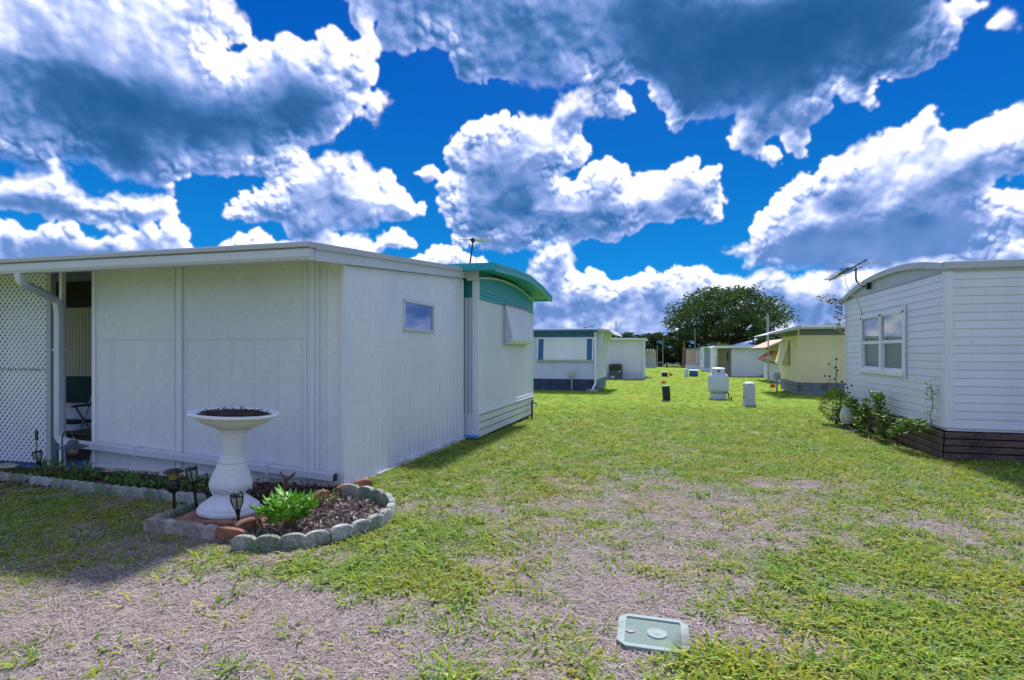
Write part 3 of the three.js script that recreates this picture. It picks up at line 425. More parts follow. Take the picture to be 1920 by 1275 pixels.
  const hood = prismB([[A1 + 0.012, 2.395], [A1 + 0.05, 2.40], [A1 + 0.20, 1.78], [A1 + 0.205, 1.72], [A1 + 0.18, 1.67], [A1 + 0.12, 1.64], [A1 + 0.012, 1.63], [A1 + 0.012, 1.65], [A1 + 0.11, 1.665], [A1 + 0.17, 1.70], [A1 + 0.183, 1.76], [A1 + 0.04, 2.375]], b0 + 0.02, b1);
  mesh('hood', hood, M.white, w); mesh('top_rail', bb(A1, A1 + 0.06, 2.39, 2.415, b0 - 0.02, b1 + 0.02, 0.004), mat(0.45, 0.22, 0.18, 0.6), w);
  mesh('side_panel', prismB([[A1 + 0.012, 2.38], [A1 + 0.04, 2.375], [A1 + 0.18, 1.76], [A1 + 0.17, 1.70], [A1 + 0.11, 1.665], [A1 + 0.012, 1.65]], b0 + 0.03, b0 + 0.036), M.blueWall, w);
  for (let k = 0; k < 7; k++) { const y = 1.72 + k * 0.09; mesh('side_slat', bb(A1 + 0.014, A1 + 0.175 - k * 0.021, y, y + 0.012, b0 + 0.012, b0 + 0.03), M.whiteTrim, w); }
  mesh('window_frame', [bb(A1, A1 + 0.025, 1.61, 2.40, b0 - 0.03, b0 + 0.0, 0.004), bb(A1, A1 + 0.025, 1.61, 2.40, b1, b1 + 0.03, 0.004), bb(A1, A1 + 0.03, 1.60, 1.625, b0 - 0.03, b1 + 0.03, 0.004)], M.aluminium, w);
  mesh('pane', bb(A1 + 0.002, A1 + 0.008, 1.63, 2.38, b0, b1), M.mirror, w);
}
{ // standpipe tap by the corner of the teal home
  const p = thing('water_tap', 'small green garden tap on a post by the teal home\'s far corner', 'tap', -3.12, -0.05, 13.1);
  mesh('pipe', bar(V(0, 0, 0), V(0, 0.40, 0), 0.022), M.darkGreen, p); mesh('tap_body', [bar(V(0, 0.36, 0), V(0.1, 0.36, -0.02), 0.02), bar(V(0.1, 0.37, -0.02), V(0.11, 0.29, -0.02), 0.016)], M.steel, p); mesh('handle', bb(-0.03, 0.05, 0.40, 0.42, -0.03, 0.03, 0.006), M.darkGreen, p);
}
function antenna(label, a, y, b, build) { const o = thing('roof_antenna', label, 'antenna', a, y, b); build(o); return o; }
antenna('thin mast antenna with a short flat boom on the teal roof', -3.9, 3.0, 11.1, (o) => {
  mesh('mast', bar(V(0, 0, -0.15), V(0, 0.74, 0.14), 0.017), M.black, o); mesh('stay', [bar(V(-0.02, 0.03, 0.42), V(-0.02, 0.72, 0.36), 0.006)], M.steel, o);
  mesh('boom', bar(V(-0.05, 0.75, 0.06), V(0.02, 0.86, 1.0), 0.016), mat(0.5, 0.42, 0.22, 0.6), o); mesh('mast_clamp', bb(-0.03, 0.03, 0.69, 0.78, 0.08, 0.17, 0.01), M.black, o);
  for (let k = 0; k < 6; k++) { const t = 0.12 + k * 0.16, l = 0.32 - k * 0.03; mesh('element', bar(V(-l, 0.76 + t * 0.10, 0.06 + t * 0.95), V(l, 0.76 + t * 0.10, 0.06 + t * 0.95), 0.006), k % 2 ? M.steel : mat(0.55, 0.48, 0.26, 0.5), o); }
});
// ================================================================ white clapboard home on the right
{
  const W = site('clapboard_home', 'white clapboard mobile home with a bowed roof and brown skirting, at the right edge', 'mobile home', 3.64, 0, 9.39);
  const A = 3.64, F = 9.39, BK = 14.24, H0 = 0.455, ROW = 0.1129, N = 19, AR = 9.5, rnd = rng(31);
  const wb0 = 10.88, wb1 = 13.12, wy0 = 1.13, wy1 = 2.17;
  const geos = new Map();                                       // lap board: thin at the top, thick at its lower lip
  const board = (len) => { const k = len.toFixed(3); if (!geos.has(k)) { const s = poly([[0, -0.004], [0.016, -0.004], [0.017, 0.008], [0.012, 0.05], [0.013, 0.056], [0.003, ROW], [0, ROW]]); const g = new THREE.ExtrudeGeometry(s, { depth: len, bevelEnabled: false }); geos.set(k, metric(g)); } return geos.get(k); };
  const tones = [0, 1, 2].map((k) => { const m = M.siding.clone(); m.color.multiplyScalar(1 - k * 0.025); return m; });
  const put = (len, a, y, b, turn) => { const m = new THREE.Mesh(board(len), tones[Math.floor(rnd() * 3)]); m.name = 'siding_board'; m.castShadow = m.receiveShadow = true; m.position.set(a, y, -b).sub(W.position); m.rotation.y = turn; W.add(m); };
  for (let i = 0; i < N; i++) {
    const y = H0 + i * ROW;
    put(AR - A - 0.06, AR, y, F, -Math.PI / 2);                                         // front: outward +z, running to the left
    if (y + ROW < wy0 - 0.05 || y > wy1 + 0.03) put(BK - F - 0.12, A, y, F + 0.06, Math.PI);   // lawn side: outward -x
    else { put(wb0 - F - 0.1, A, y, F + 0.06, Math.PI); put(BK - wb1 - 0.1, A, y, wb1 + 0.04, Math.PI); }
  }
  mesh('wall_core', [bb(A + 0.004, AR, 0.4, 2.6, F + 0.004, F + 0.06), bb(A + 0.004, A + 0.06, 0.4, wy0 - 0.02, F + 0.06, BK), bb(A + 0.004, A + 0.06, wy1 + 0.02, 2.6, F + 0.06, BK), bb(A + 0.004, A + 0.06, wy0 - 0.02, wy1 + 0.02, F + 0.06, wb0), bb(A + 0.004, A + 0.06, wy0 - 0.02, wy1 + 0.02, wb1, BK), bb(A + 0.06, AR, 0.4, 2.6, BK - 0.06, BK)], M.siding, W);
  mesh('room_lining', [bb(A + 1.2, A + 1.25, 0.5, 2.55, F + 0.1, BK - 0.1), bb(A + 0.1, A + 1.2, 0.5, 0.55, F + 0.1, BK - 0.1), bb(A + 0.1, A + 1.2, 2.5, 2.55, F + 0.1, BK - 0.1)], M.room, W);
  mesh('corner_post', [bb(A - 0.03, A + 0.075, 0.44, 2.62, F - 0.03, F + 0.075, 0.012)], M.siding, W); mesh('corner_post', [bb(A - 0.025, A + 0.02, 0.44, 2.62, BK - 0.07, BK + 0.02, 0.01)], M.siding, W);
  mesh('starter_strip', [bb(A + 0.08, AR, 0.435, 0.456, F - 0.02, F + 0.02, 0.004), bb(A - 0.02, A + 0.02, 0.435, 0.456, F + 0.08, BK - 0.07, 0.004)], M.siding, W);
  // window of two sashes, four panes
  const w = part('window', W), m = (wb0 + wb1) / 2, ym = 1.66, fr = (y0, y1, b0, b1, d = 0.035) => mesh('frame', bb(A - d, A + 0.03, y0, y1, b0, b1, 0.005), M.whiteTrim, w);
  fr(wy1 - 0.045, wy1 + 0.035, wb0 - 0.02, wb1 + 0.02); fr(wy0 - 0.05, wy0 + 0.035, wb0 - 0.02, wb1 + 0.02, 0.05); fr(wy0, wy1, wb0 - 0.03, wb0 + 0.06); fr(wy0, wy1, wb1 - 0.06, wb1 + 0.03); fr(wy0, wy1, m - 0.06, m + 0.06); fr(ym - 0.03, ym + 0.03, wb0, wb1, 0.02);
  for (const [b0, b1] of [[wb0 + 0.055, m - 0.055], [m + 0.055, wb1 - 0.055]]) {
    mesh('upper_pane', bb(A - 0.008, A - 0.004, ym + 0.02, wy1 - 0.04, b0, b1), M.glass, w); mesh('lower_pane', bb(A + 0.012, A + 0.016, wy0 + 0.03, ym - 0.02, b0, b1), M.glass, w);
    mesh('blind', bb(A + 0.08, A + 0.09, wy0 + 0.02, wy1 - 0.02, b0 - 0.02, b1 + 0.02), mat(0.05, 0.10, 0.12, 0.6), w);
    mesh('sash_rail', [bb(A + 0.005, A + 0.025, wy0 + 0.03, wy0 + 0.075, b0, b1, 0.004), bb(A + 0.005, A + 0.025, wy0 + 0.05, ym - 0.02, b0, b0 + 0.035, 0.004), bb(A + 0.005, A + 0.025, wy0 + 0.05, ym - 0.02, b1 - 0.035, b1, 0.004)], M.whiteTrim, w);
  }
  mesh('shutter_rail', bb(A - 0.045, A - 0.02, wy0 - 0.08, wy1 + 0.08, wb0 - 0.10, wb0 - 0.06, 0.004), M.whiteTrim, W);
  // bowed roof with a rolled edge
  const r = part('roof', W), arch = (b, o = 0) => { const u = (b - F) / (BK + 0.1 - F); return lerp(2.70, 2.63, u) + 0.23 * (1 - Math.pow(Math.abs(2 * u - 1), 2.2)) + o; }, S = [...Array(25).keys()].map((i) => lerp(F - 0.06, BK + 0.12, i / 24));
  mesh('gable_panel', prismA([[F + 0.02, 2.6], [BK, 2.6], ...S.slice().reverse().filter((b) => b > F + 0.02 && b < BK).map((b) => [b, arch(b, -0.03)])], A - 0.004, A + 0.01), M.roofEdge, r);
  mesh('edge_roll', prismA([...S.map((b) => [b, arch(b, -0.075)]), ...S.slice().reverse().map((b) => [b, arch(b, 0.02)])], A - 0.07, A + 0.0), M.roofEdge, r);
  mesh('roof_skin', prismA([...S.map((b) => [b, arch(b, -0.04)]), ...S.slice().reverse().map((b) => [b, arch(b, 0.012)])], A - 0.002, AR), M.roofEdge, r);
  mesh('front_fascia', [bb(A - 0.07, AR, 2.62, 2.725, F - 0.075, F - 0.02, 0.012), bb(A - 0.02, AR, 2.595, 2.622, F - 0.04, F + 0.02)], M.roofEdge, r);
  mesh('gable_sill', bb(A - 0.022, A + 0.01, 2.592, 2.61, F + 0.04, BK, 0.003), M.steel, r);
  // brown plank skirting, uneven
  const planks = [0.305, 0.21, 0.115, 0.02];
  planks.forEach((y, k) => { const o = 0.045 + k * 0.006, t = (rnd() - 0.5) * 0.02; const g1 = bb(A - o - 0.02, A - o, y, y + 0.079, F - o + 0.012, BK - 0.02, 0.004).rotateX(0); g1.translate(0, t * 0.2, 0); mesh('skirting_plank', g1, M.brownWood, W); mesh('skirting_plank', bb(A - o + 0.004, 6.0, y + t * 0.2, y + 0.079 + t * 0.2, F - o - 0.02, F - o, 0.004), M.brownWood, W); mesh('skirting_plank', bb(6.006, AR, y - t * 0.3, y + 0.079 - t * 0.3, F - o - 0.02, F - o, 0.004), M.brownWood, W); });
  for (const [a, b] of [[A - 0.03, F + 1.6], [A - 0.03, F + 3.2]]) mesh('skirting_stake', bb(a, a + 0.05, -0.03, 0.42, b, b + 0.05), M.brownWood, W);
  for (const a of [4.05, 5.2]) mesh('skirting_stake', bb(a, a + 0.06, -0.03, 0.40, F - 0.03, F + 0.02), M.brownWood, W);
  mesh('underfloor', [bb(A + 0.05, AR, 0.38, 0.44, F + 0.02, BK), bb(A + 0.35, A + 0.36, -0.05, 0.4, F + 0.4, BK - 0.2), bb(A + 0.3, AR, -0.05, 0.4, F + 0.45, F + 0.46)], M.dark, W);
}
antenna('black antenna with a long comb boom on a bent arm, clapboard home\'s gable', 3.58, 2.72, 12.6, (o) => {
  mesh('mast', pipe([V(0.06, 0.0, 0), V(-0.06, 0.03, 0.06), V(-0.12, 0.16, 0.26), V(-0.12, 0.42, 0.28)], 0.017, 16), M.black, o);
  mesh('bracket', bb(-0.03, 0.04, -0.05, 0.08, -0.06, 0.0, 0.008), M.black, o);
  mesh('boom', bar(V(-0.12, 0.47, -0.35), V(-0.12, 0.40, 2.3), 0.018), M.black, o); mesh('reflector', [bar(V(-0.12, 0.455, 0.85), V(-0.12, 0.43, 1.5), 0.03)], M.black, o);
  for (let k = 0; k < 9; k++) { const t = 0.55 + k * 0.21, l = 0.2 - k * 0.008; mesh('element', bar(V(-0.12 - l, 0.455 - t * 0.02, t - 0.02), V(-0.12 + l, 0.465 - t * 0.02, t + 0.03), 0.008), M.black, o); }
  mesh('dipole', bar(V(-0.5, 0.46, -0.3), V(0.36, 0.40, -0.3), 0.006), M.steel, o);
  mesh('cable', pipe([V(-0.12, 0.43, 1.05), V(-0.12, 0.2, 1.0), V(-0.10, -0.02, 0.75), V(-0.03, -0.2, 0.55), V(0.035, -0.45, 0.5), V(0.03, -0.6, 0.55)], 0.006, 24, 5), M.steel, o);
});
// ================================================================ yellow home beyond it
{
  const A = 4.71, F = 25.0, g = groundY(25), W = site('yellow_home', 'pale yellow mobile home with grey band and blue-grey skirting, left of the clapboard home', 'mobile home', A, g, F), BK = 28.7, AR = 12;
  mesh('front_wall', [bb(A, AR, 0.27, 2.11, F, F + 0.06)], M.cream, W); mesh('end_wall', [bb(A - 0.004, A + 0.06, 0.27, 2.11, F + 0.004, BK)], M.cream, W); mesh('band', [bb(A - 0.006, AR, 2.11, 2.34, F - 0.008, F + 0.05), bb(A - 0.012, A + 0.05, 2.11, 2.34, F + 0.05, BK)], M.greyBand, W);
  mesh('corner_trim', bb(A - 0.02, A + 0.03, 0.25, 2.34, F - 0.02, F + 0.03, 0.004), M.cream, W);
  [-0.2, -0.04, 0.12].forEach((y, k) => { mesh('skirting_plank', bb(A - 0.03, AR, y, y + 0.148, F - 0.035, F - 0.005, 0.004), M.greySkirt, W); mesh('skirting_plank', bb(A - 0.035, A - 0.005, y, y + 0.148, F + 0.0, BK, 0.004), M.greySkirt, W); });
  mesh('skirting_post', bb(A + 0.0, A + 0.07, -0.22, 0.29, F - 0.06, F - 0.036), M.greySkirt, W);
  mesh('shell', bb(A + 0.07, AR, -0.1, 2.3, F + 0.07, BK - 0.05), M.cream, W);
  const r = part('roof', W); mesh('roof_deck', prismB([[3.58, 2.13], [3.60, 2.17], [4.75, 2.49], [AR, 2.52], [AR, 2.36], [4.75, 2.34]], F - 0.45, BK + 0.3), M.roofEdge, r); mesh('eave_edge', [bb(4.72, AR, 2.40, 2.50, F - 0.48, F - 0.452)], M.whiteTrim, r); mesh('rake_edge', prismB([[3.56, 2.12], [3.56, 2.185], [4.75, 2.51], [4.75, 2.41]], F - 0.475, F - 0.452), M.roofEdge, r);
  const w = part('window_awning', W); mesh('hood', prismB([[A - 0.02, 1.90], [A - 0.30, 1.0], [A - 0.28, 0.93], [A - 0.18, 0.90], [A - 0.02, 0.90], [A - 0.02, 0.92], [A - 0.18, 0.925], [A - 0.26, 0.95], [A - 0.27, 1.0], [A - 0.02, 1.86]], F + 1.75, F + 4.3 - 0.75), M.cream, w);
  mesh('frame', [bb(A - 0.03, A - 0.006, 0.88, 1.94, F + 1.68, F + 1.74, 0.004), bb(A - 0.03, A - 0.006, 0.88, 1.94, F + 3.56, F + 3.62, 0.004)], M.greyBand, w); mesh('pane', bb(A - 0.012, A - 0.006, 0.93, 1.88, F + 1.75, F + 3.55), M.mirror, w);
  mesh('side_panel', prismB([[A - 0.02, 1.86], [A - 0.27, 1.0], [A - 0.18, 0.925], [A - 0.02, 0.92]], F + 1.78, F + 1.79), M.cream, w);
}
// ================================================================ blue-banded home on the left, down the lawn
{
  const A = -3.16, F = 25.06, g = groundY(25), W = site('blue_banded_home', 'pale blue mobile home with dark blue band and blue striped window awning', 'mobile home', A, g, F), AL = -12, BK = 28.75;
  mesh('front_wall', bb(AL, A, 0.29, 2.10, F, F + 0.06), M.blueWall, W); mesh('band', bb(AL, A + 0.004, 2.10, 2.33, F - 0.02, F + 0.06), M.blue, W);
  // the end wall leans out towards the top
  mesh('end_wall', prismB([[A - 0.05, 0.27], [A + 0.02, 0.27], [A + 0.05, 1.2], [A + 0.30, 2.33], [A - 0.05, 2.33]], F + 0.065, BK), M.blueWall, W); mesh('end_trim', pipe([V(A + 0.03, 0.27, F + 0.1), V(A + 0.06, 1.1, F + 0.1), V(A + 0.05, 1.3, F + 0.1), V(A + 0.3, 2.3, F + 0.1)], 0.025, 16, 6), M.whiteTrim, W);
  [-0.22, -0.09, 0.04, 0.165].forEach((y) => { mesh('skirting_plank', bb(AL, A - 0.01, y, y + 0.118, F - 0.03, F - 0.004, 0.004), M.navy, W); mesh('skirting_plank', bb(A - 0.02, A + 0.01, y, y + 0.118, F + 0.02, BK, 0.004), M.blue, W); });
  mesh('shell', bb(AL, A - 0.06, -0.15, 2.3, F + 0.07, BK - 0.02), M.dark, W);
  const r = part('roof', W); mesh('roof_deck', prismB([[AL, 2.335], [A + 0.1, 2.335], [A + 0.55, 2.33], [A + 0.75, 2.18], [A + 0.80, 2.19], [A + 0.58, 2.40], [A + 0.1, 2.46], [AL, 2.46]], F - 0.3, BK + 0.1), M.roofEdge, r); mesh('gutter', bb(AL, A + 0.1, 2.335, 2.40, F - 0.36, F - 0.305, 0.01), M.blue, r); mesh('roof_lip', bb(AL, A + 0.12, 2.405, 2.455, F - 0.35, F - 0.302, 0.006), M.whiteTrim, r);
  const w = part('window_awning', W); mesh('hood', prismA([[F - 0.01, 2.08], [F - 0.05, 2.09], [F - 0.17, 1.16], [F - 0.15, 1.10], [F - 0.1, 1.06], [F - 0.01, 1.05]], -5.72, -3.27), M.white, w);
  for (const [a0, a1] of [[-5.66, -5.43], [-3.54, -3.32]]) mesh('stripe', prismA([[F - 0.05, 2.02], [F - 0.067, 2.02], [F - 0.181, 1.12], [F - 0.16, 1.12]], a0, a1), M.blue, w);
  mesh('frame', [bb(-5.78, -5.72, 1.03, 2.10, F - 0.06, F - 0.004, 0.006), bb(-3.27, -3.22, 1.03, 2.10, F - 0.06, F - 0.004, 0.006), bb(-5.78, -3.22, 1.02, 1.045, F - 0.1, F - 0.004, 0.006)], M.blueWall, w);
  mesh('downspout', rectPipe(bend([V(A - 0.02, 2.28, F - 0.2), V(A - 0.02, 2.15, F - 0.08), V(A - 0.02, 0.12, F - 0.08), V(A - 0.12, -0.13, F - 0.25)], 0.06), 0.085, 0.07), M.whiteTrim, W);
  for (const a of [-4.85, -3.85]) mesh('bolt', bb(a - 0.03, a + 0.03, 0.76, 0.80, F - 0.02, F - 0.001, 0.006), M.steel, W);
}
function meterPost(label, a, b, s = 1) { const o = thing('meter_post', label, 'meter', a, groundY(b), b); mesh('post', bar(V(0, -0.05, 0), V(0, 0.58 * s, 0), 0.035), M.steel, o); mesh('box', new RoundedBoxGeometry(0.32 * s, 0.33 * s, 0.16, 3, 0.06).translate(0, 0.74 * s, 0), M.pedestal, o); mesh('dial', new THREE.CylinderGeometry(0.09, 0.09, 0.06, 20).rotateX(Math.PI / 2).translate(0, 0.77 * s, 0.1), M.steel, o); }
meterPost('grey electricity meter on a post before the blue-banded home', -4.13, 24.6); meterPost('grey utility meter on a post at the yellow home\'s far corner', 4.25, 27.0, 0.9);
{ const s = site('concrete_block', 'grey concrete splash block under the blue-banded home\'s downspout', 'block', -3.3, groundY(24.7), 24.7); mesh('slab', bb(-3.5, -3.05, groundY(24.7) - 0.02, groundY(24.7) + 0.06, 24.5, 24.75, 0.01), M.concrete, s); mesh('lip', bb(-3.5, -3.05, groundY(24.7) + 0.05, groundY(24.7) + 0.09, 24.72, 24.76, 0.01), M.concrete, s); }
// ================================================================ smaller homes further down
function plainHome(name, label, a0, a1, y1, b0, b1, wall, o = {}) {
  const g = groundY(b0), W = site(name, label, 'mobile home', (a0 + a1) / 2, g, b0), T = part('roof', W);
  mesh('wall', bb(a0, a1, g + (o.skirt ?? 0.3), y1, b0, b1), wall, W); mesh('skirting', bb(a0 - 0.02, a1 + 0.02, g - 0.05, g + (o.skirt ?? 0.3) - 0.003, b0 - 0.02, b1 + 0.02), o.skirtMat ?? M.blueWall, W);
  mesh('roof_deck', prismB([[a0 - 0.2, y1 + 0.002], [a1 + 0.2, y1 + 0.002], [a1 + 0.2, y1 + 0.10], [(a0 + a1) / 2, y1 + 0.16], [a0 - 0.2, y1 + 0.10]], b0 - 0.3, b1 + 0.2), o.roof ?? M.whiteTrim, T); mesh('fascia', bb(a0 - 0.22, a1 + 0.22, y1 + 0.0, y1 + 0.105, b0 - 0.33, b0 - 0.302), o.fascia ?? M.whiteTrim, T);
  for (const [x, y, w, h] of o.windows ?? []) { const f = part('window', W); mesh('frame', [bb(x - w / 2 - 0.05, x + w / 2 + 0.05, y - 0.05, y, b0 - 0.03, b0 - 0.004), bb(x - w / 2 - 0.05, x + w / 2 + 0.05, y + h, y + h + 0.05, b0 - 0.03, b0 - 0.004), bb(x - w / 2 - 0.05, x - w / 2, y, y + h, b0 - 0.03, b0 - 0.004), bb(x + w / 2, x + w / 2 + 0.05, y, y + h, b0 - 0.03, b0 - 0.004)], M.whiteTrim, f); mesh('pane', bb(x - w / 2, x + w / 2, y, y + h, b0 - 0.02, b0 - 0.012), o.pane ?? M.mirror, f); }
  for (const [b, y, w, h, side] of o.sideWindows ?? []) { const a = side < 0 ? a0 : a1, f = part('window', W), s = side; mesh('pane', bb(a + s * 0.01, a + s * 0.02, y, y + h, b - w / 2, b + w / 2), M.mirror, f); mesh('frame', [bb(a + s * 0.004, a + s * 0.03, y - 0.06, y - 0.001, b - w / 2, b + w / 2), bb(a + s * 0.004, a + s * 0.03, y + h + 0.001, y + h + 0.06, b - w / 2, b + w / 2)], M.greyBand, f); }
  if (o.door) { const [x, w, h] = o.door, d = part('door', W); mesh('leaf', bb(x - w / 2, x + w / 2, g + 0.25, g + 0.25 + h, b0 - 0.04, b0 - 0.004), o.doorMat ?? M.dirtyWhite, d); mesh('handle', bb(x + w / 2 - 0.1, x + w / 2 - 0.05, g + 1.2, g + 1.25, b0 - 0.07, b0 - 0.041), M.steel, d); }
  return W;
}
{ const W = plainHome('white_annex', 'plain white annex with a dark cooling unit at its foot, behind the blue-banded home', -6.5, -1.95, 2.24, 40.0, 44, M.white, { skirt: 0.42 }); mesh('downspout', bar(V(-1.87, -0.3, 39.9), V(-1.87, 2.2, 39.9), 0.05), M.whiteTrim, W); mesh('seam', bb(-3.32, -3.28, 0.06, 2.23, 39.965, 39.996), M.whiteTrim, W); }
{ const g = groundY(39.3), o = thing('cooling_unit', 'dark grey outdoor cooling unit beside the white annex', 'cooling unit', -3.66, g, 39.3); mesh('cabinet', bb(-0.43, 0.43, 0.05, 0.98, -0.35, 0.35, 0.02), M.acGrey, o); for (let k = 0; k < 9; k++) mesh('grille_slat', bb(-0.38 + k * 0.085, -0.34 + k * 0.085, 0.60, 0.95, -0.375, -0.352), M.black, o); mesh('top_fan', new THREE.CylinderGeometry(0.3, 0.3, 0.04, 20).translate(0, 1.0, 0), M.black, o); mesh('name_plate', bb(0.22, 0.34, 0.5, 0.56, -0.362, -0.351), M.white, o); mesh('access_panel', bb(-0.3, -0.04, 0.08, 0.24, -0.362, -0.351), M.blueWall, o); mesh('base', bb(-0.48, 0.48, 0, 0.05, -0.4, 0.4), M.concrete, o); }
{ const b = 41.8, o = thing('splash_block', 'white concrete splash block by the white annex corner', 'block', -1.75, groundY(b), b, 0.4); mesh('block', bb(-0.3, 0.3, 0.0, 0.09, -0.16, 0.16, 0.02), M.concrete, o); mesh('lip', bb(-0.3, 0.3, 0.092, 0.14, 0.10, 0.16, 0.01), M.concrete, o); }
{ const W = plainHome('tan_home', 'small tan home with a scalloped white awning, left of the lawn\'s far end', -9, -2.42, 1.6, 86.3, 90, mat(0.45, 0.43, 0.42, 0.7, { map: paintMap }), { skirt: 0.2, roof: M.blueWall, fascia: M.blue }); const v = part('awning', W); for (let k = 0; k < 9; k++) mesh('scallop', new THREE.CylinderGeometry(0.2, 0.2, 0.5, 10, 1, false, 0, Math.PI).rotateX(Math.PI / 2).rotateZ(Math.PI).translate(-2.6 - k * 0.4, 1.62, -85.85), M.white, v); }
plainHome('long_white_home', 'long low white home closing the far end of the lawn', -9, 0.9, 0.80, 128, 132, M.white, { windows: [[-2.0, -0.6, 0.8, 0.7]] });
plainHome('gabled_white_home', 'taller white home at the lawn\'s far end, beside the long low one', 1.0, 4.2, 1.5, 129, 133, M.white, { windows: [[1.4, 0.2, 0.3, 0.9], [3.2, 0.2, 0.3, 0.9]] });
{ const W = plainHome('pinkish_home', 'beige-pink home with a dark fascia in the right row, far down', 1.68, 8, 1.72, 79.6, 83.5, mat(0.52, 0.42, 0.40, 0.7, { map: paintMap }), { skirt: 0.5, skirtMat: M.white, fascia: M.greyBand, windows: [[3.1, 0.0, 0.35, 1.4], [3.75, 0.2, 0.3, 1.1]] }); mesh('window_shade', bb(2.2, 2.9, 0.2, 1.4, 79.56, 79.59), mat(0.62, 0.30, 0.26, 0.7), W); }
{ const W = plainHome('grey_blue_home', 'narrow grey-blue home with white trim, left of the big white home', 3.28, 9, 1.85, 67.0, 70.5, mat(0.26, 0.34, 0.45, 0.6, { map: paintMap }), { skirt: 0.4, fascia: M.whiteTrim, windows: [[4.12, 0.7, 0.16, 0.5]], sideWindows: [[67.9, 0.5, 0.8, 0.8, -1], [69.2, 0.5, 0.8, 0.8, -1]] }); mesh('side_wall', bb(3.02, 3.275, -0.3, 1.84, 66.98, 70.4), M.white, W); mesh('side_opening', bb(3.0, 3.018, 0.5, 1.1, 67.2, 68), M.blue, W); }
{ // big white home with a recessed porch bay
  const F = 48.4, g = groundY(F), W = site('big_white_home', 'broad white home with a recessed cream bay, behind the propane tank', 'mobile home', 5.1, g, F);
  mesh('front_wall', bb(4.43, 7.6, g + 0.02, 1.66, F, F + 0.08), M.white, W); mesh('bay_wall', bb(3.4, 4.43, g, 1.7, F + 1.6, F + 1.7), M.cream, W); mesh('bay_side', bb(4.37, 4.428, g, 1.66, F + 0.002, F + 1.6), M.white, W); mesh('end_wall', bb(3.1, 3.2, g, 1.9, F + 0.1, F + 5), M.white, W); mesh('bay_post', bb(3.1, 3.34, g, 1.78, F - 0.02, F + 0.09), M.whiteTrim, W); mesh('shell', bb(4.44, 10.5, g, 1.7, F + 0.09, F + 5), M.white, W);
  const w = part('window', W); mesh('pane', bb(4.18, 4.28, 0.65, 1.4, F + 1.57, F + 1.59), M.blue, w); mesh('frame', bb(4.14, 4.32, 0.6, 0.645, F + 1.55, F + 1.595), M.whiteTrim, w);
  const d = part('decoration', W); for (let k = 0; k < 4; k++) mesh('plaque', bb(3.2, 3.34 - 0.02 * k, 0.85 - k * 0.28, 1.05 - k * 0.28, F - 0.04, F - 0.022), M.pedestal, d);
  const r = part('roof', W); mesh('roof_deck', prismB([[2.95, 1.80], [3.15, 1.90], [10.8, 1.92], [10.8, 1.72], [3.0, 1.72]], F - 0.4, F + 5.2), M.whiteTrim, r); for (let k = 0; k < 16; k++) mesh('awning_pan', bb(5.0 + k * 0.17, 5.14 + k * 0.17, 1.70, 1.95 + (k % 2) * 0.03, F - 0.43, F - 0.402), M.whiteTrim, r);
  mesh('step', bb(6.4, 6.9, g, g + 0.16, F - 0.5, F - 0.15, 0.02), M.steel, W);
}
{ // white home with brown eave and an orange awning, half behind the yellow one
  const F = 37, g = groundY(F), W = site('white_cottage', 'white cottage with brown eaves and a faded orange awning, half hidden by the yellow home', 'mobile home', 6.2, g, F);
  mesh('end_wall', bb(5.95, 6.05, g, 2.05, F, F + 6), M.white, W); mesh('front_wall', bb(6.05, 10, g, 2.05, F, F + 0.1), M.white, W);
  const r = part('roof', W); mesh('roof_deck', prismB([[5.15, 1.62], [5.15, 1.70], [6.3, 2.22], [10.2, 2.4], [10.2, 2.3], [6.3, 2.12]], F - 0.3, F + 6.2), mat(0.45, 0.30, 0.22, 0.7), r); mesh('eave_beam', [bb(5.2, 5.3, 1.60, 1.66, F - 0.2, F + 6)], M.brownWood, r); mesh('gable', prismB([[5.98, 2.06], [10, 2.06], [10, 2.28], [6.3, 2.10]], F + 0.0, F + 0.05), mat(0.20, 0.07, 0.05, 0.8), r);
  const w = part('awning', W); mesh('canopy', prismB([[5.94, 1.50], [5.25, 1.08], [5.25, 1.04], [5.94, 1.45]], F + 0.5, F + 3.5), mat(0.72, 0.24, 0.16, 0.7), w); mesh('valance', bb(5.24, 5.26, 0.93, 1.05, F + 0.5, F + 3.5), mat(0.55, 0.18, 0.13, 0.7), w); mesh('arm', [bar(V(5.26, 1.0, F + 0.6), V(5.94, 0.7, F + 0.6), 0.03), bar(V(5.26, 1.0, F + 3.4), V(5.94, 0.7, F + 3.4), 0.03)], M.black, w);
  mesh('pole', bar(V(5.35, g, F - 0.1), V(5.35, 3.6, F - 0.1), 0.045), M.steel, W);
}
